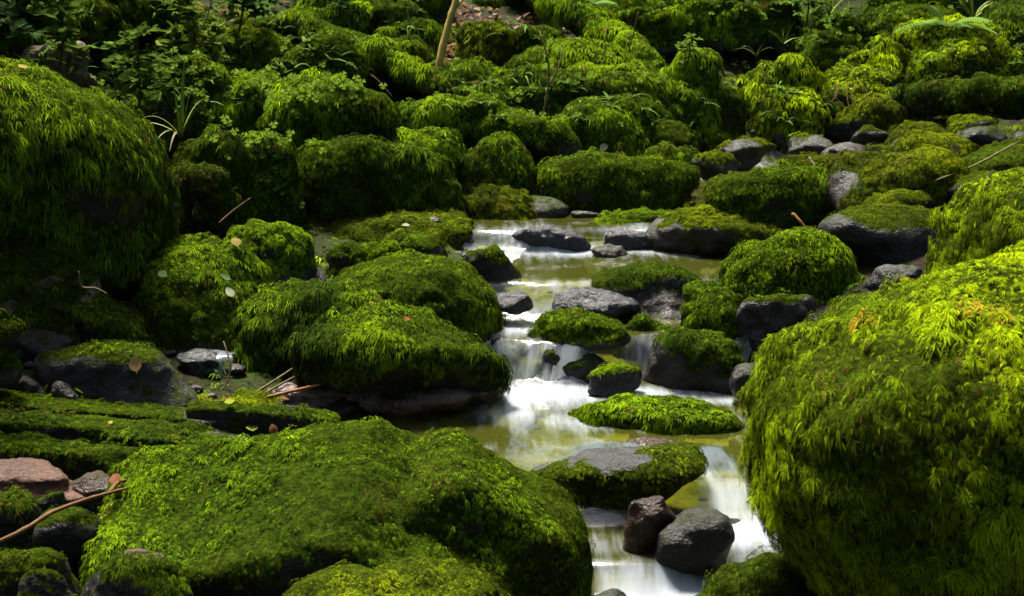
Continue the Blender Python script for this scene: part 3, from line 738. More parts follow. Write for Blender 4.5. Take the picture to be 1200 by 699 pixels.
# --- right of the stream
rock('dome boulder with hanging moss mane resting on a flat rock, a dry twig beside it', (818, 197, 994, 285), Y=6.0, asp=.8, rnd=4, sub=4, moss=.8, pal='mid', L=.026, low=.12, droop=1.4)
rock('flat half-mossy rock under the dome boulder with the moss mane', (752, 248, 962, 302), Y=5.82, asp=.55, rnd=6, mat='stone', moss=.40, film=.8, pal='olive', L=.018, low=.15, name='rock_slab', cat='rock')
rock('round cushion boulder densely covered with bright moss above the dark cleft', (842, 275, 1018, 376), Y=5.1, asp=.85, rnd=4, sub=4, moss=.84, pal='fresh', L=.022, low=.08, droop=1.35, dens=15000)
rock('dark purplish rock in the cleft below the round cushion boulder', (850, 345, 960, 450), Y=4.85, asp=.6, rnd=7, mat='stone_purple', moss=.05, film=.25, name='boulder', cat='rock')
rock('wet dark shelf between cleft and huge orange-patched boulder', (860, 425, 960, 475), Y=4.5, asp=.6, rnd=6, mat='stone', moss=.1, film=.5, pal='dark', L=.016, name='boulder', cat='rock')
rock('smooth bald boulder with thin moss on its hump behind the round cushion boulder', (964, 243, 1124, 326), Y=5.3, asp=.8, rnd=4, nplanes=5, mat='stone', moss=.2, film=.8, pal='olive', L=.014, name='boulder', lump=.008)
rock('flat blue-grey stone between bald boulder and bright moss sprigs', (1016, 312, 1080, 342), Y=4.7, asp=.8, rnd=5, mat='stone_grey', moss=0, film=.25, name='stone', cat='stone', lump=.005)
rock('small olive cap stone lying on the smooth bald boulder', (998, 227, 1092, 262), Y=5.6, asp=.8, rnd=4, moss=.4, film=.9, pal='olive', L=.016, name='mossy_stone', cat='stone')
rock('big rounded boulder with velvet-thin moss beside the dome boulder', (972, 176, 1142, 256), Y=5.8, asp=.7, rnd=4, nplanes=4, sub=4, mat='stone', moss=.42, film=1.0, pal='olive', L=.016, low=.15, lump=.01)
rock('grey-green rounded stone behind the bright moss sprigs', (1106, 200, 1184, 244), Y=5.6, asp=.8, rnd=5, mat='stone_grey', moss=.15, film=.95, pal='olive', L=.014, name='mossy_stone', cat='stone', lump=.006)
rock('sharp-edged dark boulder with velvet moss ramp above the grey-green rounded stone', (1100, 168, 1270, 222, dict(planes=[(-.55, -.2, .8, .6)])), Y=6.1, asp=.7, rnd=8, moss=.4, film=.9, pal='dark', L=.018, name='boulder')
# upper stream stones
up = [((812, 178, 866, 214), 6.75, 'stone', .12, .4, 'pointed black stone where the upper stream bends'),
      ((843, 163, 908, 194), 7.2, 'stone', .05, .3, 'flat dark wet stone in the upper stream bend'),
      ((812, 151, 864, 174), 7.5, 'stone', .4, .8, 'half mossy stone on the shore of the upper stream'),
      ((906, 155, 926, 168), 7.6, 'stone_purple', 0, .1, 'little pinkish pebble on the far shore of the upper stream'),
      ((924, 158, 990, 186), 7.3, 'stone_grey', .05, .3, 'smooth slanting stone in the middle of the upper stream'),
      ((962, 168, 1016, 202), 7.0, 'stone_purple', .0, .2, 'broken brown-grey stone with flat pale top in the upper stream'),
      ((998, 148, 1048, 174), 7.4, 'stone_purple', .12, .5, 'rounded brown stone with mossy cap beyond the upper stream'),
      ((900, 183, 985, 212), 6.8, 'stone_grey', .45, 1.0, 'low yellow-green skin of moss on a flat upper stream stone'),
      ((958, 134, 1048, 166), 7.8, 'stone', .6, 1.0, 'low mossy hump at the foot of the far bank beside the upper stream'),
      ((1030, 146, 1124, 182), 7.3, 'stone', .35, .9, 'wide dull green stone below the dark mossy log'),
      ((1050, 158, 1148, 205), 6.7, 'stone', .6, .9, 'dome stone with brushed moss behind the velvet boulder'),
      ((1108, 148, 1184, 186), 6.9, 'stone_grey', .2, .9, 'faceted grey-green stone beneath the dark mossy log'),
      ((1105, 134, 1170, 160), 7.5, 'stone', .3, .9, 'slab of green rock leaning under the dark mossy log'),
      ((1178, 140, 1260, 200), 6.8, 'stone', .4, .9, 'dull mossy boulder at the thick end of the dark mossy log'),
      ((1015, 170, 1062, 186), 6.9, 'stone', .5, .8, 'thin mossy stone slipping under the dome stone with brushed moss'),
      ((880, 150, 905, 164), 7.7, 'stone', 0, .2, 'black shore pebble under the tall moss column'),
      ((700, 195, 740, 210), 7.0, 'stone', .4, .6, 'small shadowed stone behind the broad shaggy pool boulder')]
for bx, Yk, mt, ms, fl, lb in up:
    ms = ms * .6
    rock(lb, bx, Y=Yk, asp=.8, rnd=6, mat=mt, moss=ms, film=fl, pal='olive', L=.018, sub=3, name='mossy_stone' if ms > .3 else 'stone', cat='stone', lump=.008)
# --- the far bank
bank = [((868, 70, 958, 170), 7.9, 'bright', 'tall column-like boulder overgrown with bright moss beside the upper stream'),
        ((776, 64, 842, 165), 7.7, 'fresh', 'narrow moss mound next to the tall column-like boulder'),
        ((800, 100, 872, 160), 7.75, 'mid', 'mid-green mound at the foot of the tall column-like boulder'),
        ((584, 52, 782, 152), 7.9, 'mid', 'large dark-faced mossy bluff below the thick diagonal root'),
        ((586, 96, 660, 145), 7.4, 'fresh', 'little moss swell in front of the large dark-faced bluff'),
        ((645, 118, 758, 196), 7.2, 'fresh', 'sloping moss mound with the pale forked stem behind it'),
        ((708, 122, 796, 190), 7.35, 'mid', 'round moss mound between sloping mound and upper stream'),
        ((432, -14, 528, 44), 8.6, 'dark', 'squared dark boulder with mossy top beside the thin yellow sapling'),
        ((436, 26, 518, 92), 7.9, 'mid', 'moss-capped boulder with dark side just before the thin yellow sapling'),
        ((518, 74, 590, 118), 7.6, 'mid', 'small ledge of moss below the sunlit leaf litter'),
        ((505, 92, 580, 140), 7.4, 'dark', 'shadowed moss ledge at the foot of the thin yellow sapling'),
        ((322, 46, 424, 118), 7.3, 'dark', 'dark block behind the sunlit shaggy dome boulder'),
        ((340, -16, 440, 46), 8.5, 'fresh', 'bright humped root-boulder at the top of the bank beside the squared dark one'),
        ((164, 70, 262, 160), 6.6, 'mid', 'shady mound under the dark seedling, dotted with sorrel'),
        ((176, 12, 256, 66), 7.2, 'mid', 'moss mound behind the two dark seedlings'),
        ((-20, 20, 62, 80), 6.9, 'dark', 'dark mound behind the massive dark boulder'),
        ((256, 22, 350, 70), 7.9, 'mid', 'mossy swell between orange stump and root-boulder'),
        ((250, 90, 335, 150), 6.7, 'fresh', 'leafy mound thick with sorrel in front of the sunlit dome boulder'),
        ((785, -16, 884, 44), 9.2, 'fresh', 'round mossy boulder on the crest above the narrow moss mound'),
        ((876, -18, 940, 46), 9.3, 'dark', 'dark boulder between two mossy ones on the crest'),
        ((690, -10, 800, 56), 9.0, 'mid', 'wide moss hump behind the thick diagonal root'),
        ((940, 16, 1024, 66), 9.2, 'fresh', 'moss swell on the crest near the fern'),
        ((956, 82, 1050, 126), 8.5, 'bright', 'bright moss shelf with dry roots hanging below it'),
        ((1000, 52, 1066, 116), 8.7, 'bright', 'upright bright mound behind the moss shelf with dry roots'),
        ((1052, 28, 1200, 110), 8.8, 'bright', 'great bright mound below the fern'),
        ((950, 112, 1004, 148), 8.1, 'dark', 'shadowed rock under the moss shelf with dry roots'),
        ((1006, 116, 1062, 152), 7.9, 'olive', 'low green stone at the thin end of the dark mossy log'),
        ((1150, -20, 1290, 60), 9.2, 'dark', 'dark boulder behind the great bright mound'),
        ((930, 40, 1010, 96), 8.9, 'mid', 'mid-green hump above the moss shelf with dry roots'),
        ((530, -22, 640, 30), 9.4, 'dark', 'shadowed boulder at the top of the sunlit leaf litter'),
        ((120, -20, 210, 34), 7.4, 'dark', 'dark mound beside the orange stump'),
        ((1020, -16, 1130, 40), 9.6, 'mid', 'crest mound the fern leans on'),
        ((538, 28, 606, 72), 8.2, 'olive', 'low moss cushion in the middle of the sunlit leaf litter'),
        ((600, 34, 668, 82), 8.1, 'mid', 'moss cushion between leaf litter and thick diagonal root'),
        ((60, -30, 170, 52), 7.1, 'dark', 'wide dark mound at the top of the bank behind the bare brown rock'),
        ((-30, -34, 90, 36), 6.9, 'dark', 'shaded hump at the very edge of the bank behind the seedlings'),
        ((28, 54, 108, 92), 6.5, 'brown', 'bare brown rock in the shade behind the massive dark boulder')]
for k, (bx, Yk, pl, lb) in enumerate(bank):
    br = pl == 'brown'
    x0, y0, x1, y1 = bx
    q = random.Random(k + 5)
    w, h = x1 - x0, y1 - y0
    lb3 = [bx] if br else [bx] + [(x0 + w * q.uniform(-.25, .35), y0 + h * q.uniform(.15, .4), x0 + w * q.uniform(.6, 1.2), y1 + 6, dict(Y=Yk - q.uniform(.05, .2))) for _ in range(2)]
    rock(lb, lb3, Y=Yk, asp=.75, rnd=4.5, mat='bark' if br else 'stone', moss=0 if br else .8, film=.3 if br else .8, pal='mid' if br else pl, L=.036, low=.02, droop=1.25, lump=.06, sub=3)
print('rocks', round(time.time() - T0, 1), 'moss tris', TRI)

# ------------------------------------------------------------------ moss and litter on the ground itself
def ground_patch():
    sel = (gx > -4.3) & (gx < 4.3) & (gy > 2.6) & (gy < 11.2)
    f = gf[sel[gf].all(1)]
    V = np.c_[gx, gy, gz]
    F = np.concatenate([f[:, [0, 1, 2]], f[:, [0, 2, 3]]])
    return V, F, vert_normals(V, F)
V, F, Nn = ground_patch()
pn = fbm(V * 1.7, 3, 2)
bare = np.exp(-(((V[:, 0] + .05) / .45) ** 2 + ((V[:, 1] - 8.6) / .9) ** 2))
mask = sstep(-.75, -.4, pn - bare * .9) * sstep(.02, .14, band_dist(V[:, 0], V[:, 1])) * (.35 + .65 * sstep(5.2, 6.4, V[:, 1]))
s = scatter(V, F, Nn, mask, 2300, .034, SPRIG, 'mid', 5, droop=1.0, wild=.9)
TRI += len(s[1])
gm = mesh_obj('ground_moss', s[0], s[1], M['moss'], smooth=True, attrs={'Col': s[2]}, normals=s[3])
tag(gm, 'carpet of green moss over the soil between the boulders', 'moss', kind='stuff')

# dead leaves as a mass
LV = np.array([(0, -.05, 0), (.3, -.28, .05), (.75, -.2, .1), (1, 0, .04), (.75, .2, .12), (.3, .28, .06), (0, .05, 0), (.5, 0, -.03)])
LF = np.array([(0, 1, 7), (1, 2, 7), (2, 3, 7), (3, 4, 7), (4, 5, 7), (5, 6, 7), (6, 0, 7)])
def leaf_mass(pts, nrm, size, cols, r):
    n = len(pts)
    rd = r.normal(size=(n, 3)); t = norm(rd - nrm * (rd * nrm).sum(1, keepdims=True)); nn = norm(nrm + r.normal(size=(n, 3)) * .35)
    t = norm(t - nn * (t * nn).sum(1, keepdims=True)); s_ = np.cross(nn, t)
    L_ = size * r.uniform(.6, 1.3, n)
    X = pts[:, None] + L_[:, None, None] * (LV[None, :, 0, None] * t[:, None] + LV[None, :, 1, None] * s_[:, None] + LV[None, :, 2, None] * nn[:, None] * 1.3)
    FF = (LF[None] + (np.arange(n) * len(LV))[:, None, None]).reshape(-1, 3)
    c = np.array(cols)[r.integers(0, len(cols), n)] * r.uniform(.6, 1.3, (n, 1))
    return X.reshape(-1, 3), FF, np.repeat(c, len(LV), 0)
r = np.random.default_rng(3)
px_ = []
for (cx, cy, sx, sy, n) in [(575, 50, 50, 22, 420), (680, 45, 22, 12, 110), (320, 22, 60, 14, 120), (890, 72, 30, 10, 60), (1000, 62, 40, 12, 60), (250, 150, 60, 30, 60), (700, 100, 200, 50, 120), (430, 462, 60, 10, 40), (1000, 205, 80, 20, 30)]:
    for _ in range(n): px_.append((r.normal(cx, sx), r.normal(cy, sy)))
pts = []
for (a, b_) in px_:
    if b_ < -30: continue
    Y = hit(a, b_)
    if Y > 12: continue
    q = at(a, b_, Y); pts.append(q)
pts = np.array(pts)
pts[:, 2] = terrain(pts[:, 0], pts[:, 1]) + r.uniform(.005, .03, len(pts))
X, FF, CC = leaf_mass(pts, np.tile([0, -.3, .95], (len(pts), 1)), .05, [(.20, .12, .065), (.30, .20, .13), (.12, .06, .03), (.22, .11, .05), (.10, .07, .04)], r)
ll = mesh_obj('leaf_litter', X, FF, M['leaf'], attrs={'Col': CC})
tag(ll, 'brown dead leaf litter scattered over the bank', 'leaves', kind='stuff')

# ------------------------------------------------------------------ unseen tree crowns added around the stream to cut low sky, mirrored in pools
r = np.random.default_rng(21)
VV, FF, CC = [], [], []
def crown(c, rad, n, size):
    d = norm(r.normal(size=(n, 3))); q = r.random(n) ** .33
    P = c + d * (q * (1 + .35 * fbm(d * 2.2 + c, 2)))[:, None] * np.array(rad)
    k = norm(r.normal(size=(n, 3)) + np.array([0, 0, 1.0]))
    return P, k
allP, allN = [], []
for k in range(96):
    a = r.uniform(0, 2 * math.pi)
    back = math.cos(a) > .45          # beyond the bank
    dist = r.uniform(9, 17) if back else r.uniform(7, 13)
    x, y = math.sin(a) * dist, 4.5 + math.cos(a) * dist * (1.25 if back else .85)
    z0 = float(tps(np.array([[x, y]]))[0])
    h = r.uniform(1.0, 9.5) if k < 80 else r.uniform(6, 12)
    P, n_ = crown(np.array([x, y, z0 + h]), (r.uniform(2.0, 3.4),) * 2 + (r.uniform(1.8, 3.6),), 620, .3)
    if abs(x) < 3.5 and -3.5 < y < 9: continue
    cc_ = np.array([x, y, z0 + h]); sv = np.array(sdir)
    if any(np.linalg.norm(np.cross(cc_ - np.array(q_), sv)) < 4.2 and (cc_ - np.array(q_)) @ sv > 0 for q_ in ((0, 4, .2), (-2, 6, 1), (2, 6, .6), (0, 8, 1), (-2.5, 8.5, 1.5), (2.5, 9, 1))): continue      # crowns left out here so that the sun reaches the stream
    allP.append(P); allN.append(n_)
P, n_ = np.concatenate(allP), np.concatenate(allN)
rd = norm(r.normal(size=P.shape)); sd_ = norm(np.cross(n_, rd)); td = np.cross(sd_, n_); hl = r.uniform(.17, .34, (len(P), 1))
X = np.stack([P - td * hl, P + sd_ * hl * .55, P + td * hl, P - sd_ * hl * .55], 1).reshape(-1, 3)
FF = np.arange(len(P) * 4).reshape(-1, 4)
CC = np.repeat(np.array([(.05, .085, .012), (.08, .12, .015), (.035, .06, .01), (.10, .14, .02)])[r.integers(0, 4, len(P))], 4, 0)
wood = mesh_obj('forest', X, FF, M['canopy'], attrs={'Col': CC})
tag(wood, 'unseen green forest crowns added around the stream valley to block low sky', 'forest', kind='stuff')
print('wood', round(time.time() - T0, 1), 'moss tris', TRI)

# ------------------------------------------------------------------ wood, plants and fallen leaves, set on the surfaces found there
bpy.context.view_layer.update()
DG = bpy.context.evaluated_depsgraph_get()
def surf(px, py):
    d = Vector(ray(px, py)).normalized()
    ok, loc, nrm, idx, ob, mw = scene.ray_cast(DG, Vector((0, 0, CAM_Z)), d, distance=40)
    if not ok:
        q = at(px, py, 9.0); return q, np.array([0, 0, 1.0])
    return np.array(loc), np.array(nrm)
def drop(x, y, z=6.0):
    ok, loc, nrm, *_ = scene.ray_cast(DG, Vector((x, y, z)), Vector((0, 0, -1)), distance=20)
    return np.array(loc) if ok else np.array([x, y, 0.0])
def spline(pts, n):
    pts = np.array(pts, float)
    if len(pts) < 3:
        t = np.linspace(0, 1, n)[:, None]; return pts[0] + (pts[-1] - pts[0]) * t
    P = np.concatenate([[2 * pts[0] - pts[1]], pts, [2 * pts[-1] - pts[-2]]])
    out = []
    for u in np.linspace(0, len(pts) - 1 - 1e-6, n):
        i = int(u); f = u - i
        a, b_, c, d = P[i], P[i + 1], P[i + 2], P[i + 3]
        out.append(.5 * ((2 * b_) + (-a + c) * f + (2 * a - 5 * b_ + 4 * c - d) * f * f + (-a + 3 * b_ - 3 * c + d) * f ** 3))
    return np.array(out)
def tube(pts, r0, r1, seg=8, n=14, wob=.0, seed=1):
    P = spline(pts, n)
    T = norm(np.gradient(P, axis=0))
    up = np.array([.31, .2, .93])
    S = norm(np.cross(T, up)); U = np.cross(S, T)
    th = np.linspace(0, 2 * math.pi, seg, endpoint=False)
    uu = np.linspace(0, 1, n)
    rad = (np.linspace(r0, r1, n) * np.clip(np.minimum(uu, 1 - uu) * 10 + .35, 0, 1))[:, None]
    rr = rad * np.ones((n, seg))
    V = P[:, None] + rr[:, :, None] * (np.cos(th)[None, :, None] * S[:, None] + np.sin(th)[None, :, None] * U[:, None])
    V = V.reshape(-1, 3)
    if wob:
        V = V + (V - np.repeat(P, seg, 0)) * (fbm(V * (.6 / max(r0, .004)) + seed, 3)[:, None] * wob)
    i = np.arange(n - 1)[:, None] * seg; j = np.arange(seg)[None]; k = (j + 1) % seg
    Q = np.stack([i + j, i + k, i + seg + k, i + seg + j], -1).reshape(-1, 4)
    V = np.concatenate([V, P[:1], P[-1:]])
    nb = n * seg
    c0 = np.c_[k[0], j[0], np.full(seg, nb)]; c1 = np.c_[(n - 1) * seg + j[0], (n - 1) * seg + k[0], np.full(seg, nb + 1)]
    return V, Q, np.concatenate([c0, c1])
def tube_obj(name, pts, r0, r1, mat, parent=None, seg=7, n=14, wob=.25, seed=1, org=None):
    V, Q, Tt = tube(pts, r0, r1, seg, n, wob, seed)
    o = np.zeros(3) if org is None else np.array(org)
    ob = mesh_obj(name, V - o, [Q, Tt], M[mat], parent, smooth=True, attrs={'mossy': np.zeros(len(V))})
    if parent is None and org is not None: ob.location = o
    return ob
def mossy_log(label, pts, r0, r1, pal, moss=.75, mat='bark', L=.030, name='mossy_log', cat='log', seed=3):
    V, Q, Tt = tube(pts, r0, r1, 18, 40, .35, seed)
    F = np.concatenate([Q[:, [0, 1, 2]], Q[:, [0, 2, 3]], Tt])
    Nn = vert_normals(V, F)
    if (Nn * (V - V.mean(0))).sum() < 0: F = F[:, ::-1].copy(); Nn = -Nn
    pn = fbm(V * 5 + seed, 3, 3)
    mask = sstep(.2, .5, Nn[:, 2] * .55 + .42 * pn + (moss - .2))
    org = V.mean(0)
    ob = mesh_obj(name, V - org, F, M[mat], smooth=True, attrs={'mossy': np.clip(mask * .6 + .3, 0, 1)})
    ob.location = org
    tag(ob, label, cat)
    JOBS.append((ob, org, (V, F, Nn, mask, 3.2 / (L * L * .34), L, SPRIG, pal, seed), dict(droop=1.2)))
    return ob
mossy_log('thick mossy root running diagonally down the bank above the dark-faced bluff', [at(600, -30, 9.2), at(660, 10, 8.6), at(720, 48, 8.2), at(770, 85, 7.8)], .11, .09, 'fresh', name='mossy_root', cat='root')
mossy_log('mossy root sloping down to the thin yellow sapling', [at(330, 28, 8.0), at(400, 48, 7.7), at(470, 78, 7.4), at(528, 112, 7.2)], .09, .05, 'mid', name='mossy_root', cat='root', seed=8)
mossy_log('dark mossy log lying across the foot of the bright mounds', [at(1046, 126, 7.9), at(1100, 116, 7.75), at(1170, 114, 7.6), at(1290, 118, 7.5)], .075, .12, 'dark', seed=9)
mossy_log('short green branch stub beside the thick diagonal root', [at(710, 30, 8.7), at(735, 20, 8.6), at(752, 12, 8.5)], .03, .025, 'fresh', name='mossy_branch', cat='branch', seed=10, L=.02)
# sapling
t = empty('sapling', at(514, 88, 7.45)); o0 = np.array(t.location)
tag(t, 'thin yellow-barked sapling trunk rising from the mossy root', 'sapling')
tube_obj('trunk', [at(512, 92, 7.45) - o0, at(519, 55, 7.5) - o0, at(528, 20, 7.55) - o0, at(538, -20, 7.6) - o0, at(548, -160, 7.7) - o0], .021, .015, 'sapling', t, 10, 24, .18)
tube_obj('branch', [at(529, 14, 7.55) - o0, at(540, 2, 7.6) - o0, at(556, -20, 7.7) - o0], .010, .006, 'sapling', t)
# sticks
def stick(label, pix, r0, r1, mat, name='twig', cat='twig', lift=.012, wob=.25, Ys=None):
    pts = []
    for i, p in enumerate(pix):
        if Ys is not None: pts.append(at(p[0], p[1], Ys[i]))
        else:
            q, n_ = surf(p[0], p[1]); pts.append(q + n_ * 0 + np.array([0, -.01, lift]))
    ob = tube_obj(name, pts, r0 * .75, r1 * .75, mat, None, 8, 22, max(wob, .45), seed=int(pix[0][0]) + 3, org=pts[0])
    tag(ob, label, cat)
    return ob
b1 = stick('bent orange-brown fallen stick propped over the wet corner stones', [(-12, 640), (30, 620), (62, 600), (100, 586), (128, 578), (150, 572)], .0085, .005, 'twig', 'fallen_stick', 'stick', Ys=[3.0, 3.05, 3.12, 3.2, 3.25, 3.3])
tw = at(128, 578, 3.25) - np.array(b1.location)
tube_obj('side_twig', [tw, at(138, 566, 3.3) - np.array(b1.location), at(152, 562, 3.35) - np.array(b1.location)], .006, .003, 'twig', b1)
stick('pale broken stick in the dark gap beside the two-tiered boulder', [(300, 460), (322, 446), (346, 430)], .006, .004, 'palewood', Ys=[4.35, 4.4, 4.45])
stick('second pale stick crossing close under the pale broken one', [(302, 466), (330, 450), (360, 434)], .005, .004, 'palewood', Ys=[4.3, 4.36, 4.42])
stick('orange rotten stick on the pinkish ledge', [(312, 466), (345, 458), (376, 451)], .008, .006, 'orange_wood', Ys=[4.25, 4.28, 4.3])
stick('pale straight stick lying against the sharp-edged dark boulder', [(1096, 212), (1140, 195), (1194, 166)], .006, .005, 'palewood', Ys=[5.55, 5.7, 5.9])
stick('orange-brown twig stuck beside the dome boulder with the mane', [(928, 250), (936, 258), (944, 268)], .010, .008, 'orange_wood', Ys=[5.75, 5.72, 5.7])
stick('thin yellow twig standing behind the dome boulder with the mane', [(948, 184), (956, 198), (964, 213)], .009, .007, 'palewood', Ys=[6.3, 6.25, 6.2])
stick('dry straw curving off the mound with the grass tuft', [(188, 243), (200, 250), (212, 262)], .004, .003, 'palewood', Ys=[5.2, 5.2, 5.2])
stick('dark thin twig crossing the bank behind the leaf-bearing boulder', [(256, 262), (272, 248), (294, 232)], .004, .003, 'twig', Ys=[5.2, 5.25, 5.3])
stick('curled root fibre hanging beside the side trickle', [(262, 400), (270, 430), (264, 452), (250, 466)], .004, .003, 'palewood', 'root_fibre', 'root', Ys=[4.4, 4.35, 4.33, 4.3])
stick('pale root fibre drooping in the hollow under the massive dark boulder', [(92, 318), (96, 336), (112, 338), (126, 345)], .004, .003, 'palewood', 'root_fibre', 'root', Ys=[4.15, 4.15, 4.15, 4.15])
# pale forked stem
t = empty('forked_stem', at(636, 136, 7.05)); o0 = np.array(t.location)
tag(t, 'pale leafless forked stem standing before the dark-faced bluff', 'stem')
tube_obj('main_stem', [at(636, 137, 7.05) - o0, at(642, 105, 7.05) - o0, at(642, 70, 7.05) - o0, at(632, 36, 7.1) - o0], .0065, .004, 'palewood', t)
tube_obj('side_stem', [at(642, 103, 7.05) - o0, at(654, 80, 7.05) - o0, at(661, 52, 7.1) - o0], .005, .003, 'palewood', t)
for lb, p in [('crooked pale twig leaning over the mossy root', [(435, 88), (446, 98), (460, 114)]), ('bare upright twig at the end of the thick diagonal root', [(736, 62), (742, 40), (748, 14)]),
              ('dry brown twig on the round moss mound', [(690, 122), (700, 126), (706, 132)]), ('thin straw hanging before the dark block', [(352, 22), (358, 36), (366, 48)]), ('long pale vine stem hanging above the shady mound', [(226, 70), (228, 46), (240, 28), (250, -6)])]:
    stick(lb, p, .006, .004, 'palewood' if 'pale' in lb or 'straw' in lb else 'twig', Ys=[6.9 if p[0][0] < 640 else 7.3] * len(p))
# orange stump
t = stick('glowing orange rotten stump at the top of the bank', [(212, 18), (214, 0), (218, -40)], .055, .05, 'orange_wood', 'stump', 'stump', Ys=[8.0, 8.0, 8.0], wob=.5)
# dry roots under the shelf
for k in range(7):
    q = random.Random(k + 40); x = 962 + k * 8
    stick(['long', 'crooked', 'slanting', 'short', 'bent', 'thin', 'last'][k] + ' dry root hanging under the bright moss shelf', [(x, 98), (x + q.uniform(-8, 8), 112), (x + q.uniform(-14, 14), 128)], .005, .003, 'twig', 'dry_root', 'root', Ys=[8.0, 7.95, 7.9])['group'] = 'dry roots under the moss shelf'

# leaf blades
def blade_mesh(base, dirv, length, width, bend, n=8):
    """an arching grass blade with a folded midrib"""
    dirv = norm(np.array(dirv, float)); side = norm(np.cross(dirv, [0, 0, 1.0])) if abs(dirv[2]) < .99 else np.array([1.0, 0, 0])
    V = []
    for i in range(n + 1):
        u = i / n
        horiz = dirv * np.array([1, 1, 0]); 
        p = np.array(base) + dirv * length * u + horiz * length * bend * u * u - np.array([0, 0, 1]) * length * bend * .9 * u ** 3
        w = width * (1 - u ** 2.2) + .0004
        V += [p - side * w, p + np.array([0, 0, -w * .5]), p + side * w]
    F = []
    for i in range(n):
        a = i * 3
        F += [(a, a + 1, a + 4, a + 3), (a + 1, a + 2, a + 5, a + 4)]
    return np.array(V), np.array(F)
def grass(label, px, py, Y, blades, name='grass_tuft', mat='blade'):
    c = at(px, py, Y)
    t = empty(name, c); tag(t, label, 'grass')
    for (dx, dy, dz, L_, w, bd, dry) in blades:
        V, F = blade_mesh((0, 0, 0), (dx, dy, dz), L_, w, bd)
        mesh_obj('blade', V, F, M['straw' if dry else mat], t, smooth=True)
q = random.Random(5)
s_ = 5.35 / FPX
bl = [(.10, -.05, 1, 98 * s_, .008, .05, 0), (.22, .05, 1, 92 * s_, .007, .10, 0), (.45, -.1, 1, 88 * s_, .008, .55, 0), (-.05, -.1, 1, 70 * s_, .006, .1, 0), (-.5, -.1, .8, 55 * s_, .006, .5, 0), (-.7, 0, .6, 60 * s_, .006, .6, 0),
      (-.2, -.5, .5, 40 * s_, .006, .9, 1), (0, -.5, .4, 38 * s_, .006, 1.0, 1), (.1, -.3, .9, 55 * s_, .005, .3, 0), (.3, .2, .9, 64 * s_, .005, .3, 0)]
grass('tall tuft of long arching grass on the moss mound beside the sorrel', 212, 160, 5.35, bl)
def rnd_grass(label, px, py, Y, n, Lp, seed):
    q = random.Random(seed); s_ = Y / FPX
    grass(label, px, py, Y, [(q.uniform(-.8, .8), q.uniform(-.6, .3), q.uniform(.6, 1.2), Lp * s_ * q.uniform(.6, 1.1), .006, q.uniform(.1, .7), 0) for _ in range(n)])
rnd_grass('small grass tuft behind the tall column-like boulder', 918, 52, 8.3, 9, 34, 1)
rnd_grass('spray of fine grass on the crest beside the fern', 1140, 22, 9.0, 12, 44, 2)
rnd_grass('thin grass tuft at the edge of the narrow moss mound', 886, 66, 7.8, 6, 28, 3)
rnd_grass('lone grass spray near the crest moss swell', 972, 18, 9.0, 8, 30, 4)
# ferns
def fern(label, px, py, Y, fronds, seed):
    r = random.Random(seed); c = at(px, py, Y)
    t = empty('fern', c); tag(t, label, 'fern')
    for (dx, dy, dz, L_) in fronds:
        d = norm(np.array([dx, dy, dz], float)); side = norm(np.cross(d, [0, 0, 1.0])); V, F, CC = [], [], []
        n = 16
        def P(u): return d * L_ * u - np.array([0, 0, 1]) * L_ * .5 * u * u
        for i in range(n):
            u = .12 + .86 * i / (n - 1); l = L_ * .30 * math.sin(math.pi * (.12 + .86 * (1 - u))) ** .8 + .006
            for sg in (-1, 1):
                n0 = len(V); a = P(u - .02); b_ = P(u + .025); e = P(min(1, u + .10)) + side * sg * l - np.array([0, 0, l * .25])
                m_ = (a + b_) / 2 + (e - (a + b_) / 2) * .5
                V += [a, b_, m_ + d * L_ * .018, e, m_ - d * L_ * .018]
                F += [(n0, n0 + 1, n0 + 2), (n0, n0 + 2, n0 + 4), (n0 + 4, n0 + 2, n0 + 3)]
        n0 = len(V)
        for i in range(9):
            p = P(i / 8); V += [p - side * .003, p + side * .003]
        F += sum(([(n0 + 2 * i, n0 + 2 * i + 1, n0 + 2 * i + 3), (n0 + 2 * i, n0 + 2 * i + 3, n0 + 2 * i + 2)] for i in range(8)), [])
        V = np.array(V)
        mesh_obj('frond', V, np.array(F), M['leaf'], t, attrs={'Col': np.tile(np.array([.09, .16, .03]) * r.uniform(.8, 1.3), (len(V), 1))})
fern('pale green fern arching over the great bright mound', 1108, 34, 8.7, [(-1, -.2, .55, .36), (-.6, -.6, .7, .30), (.7, -.4, .7, .34), (.2, -.8, .6, .26), (1, .1, .5, .34), (-.3, .2, 1, .3)], 1)
fern('small fern on the crest behind the thick diagonal root', 690, 8, 8.8, [(-.8, -.3, .6, .2), (.7, -.4, .6, .22), (0, -.6, .8, .2)], 2)
fern('bluish fern overhanging the dark mound at the top of the bank', 158, 12, 7.4, [(-1, -.3, .4, .32), (.9, -.4, .4, .34), (.2, -.8, .5, .3), (-.4, -.5, .8, .28)], 3)
fern('dull fern in the shade beside the bare brown rock', 30, 30, 7.0, [(-.9, -.3, .5, .3), (.9, -.4, .5, .3), (.1, -.8, .5, .26)], 4)
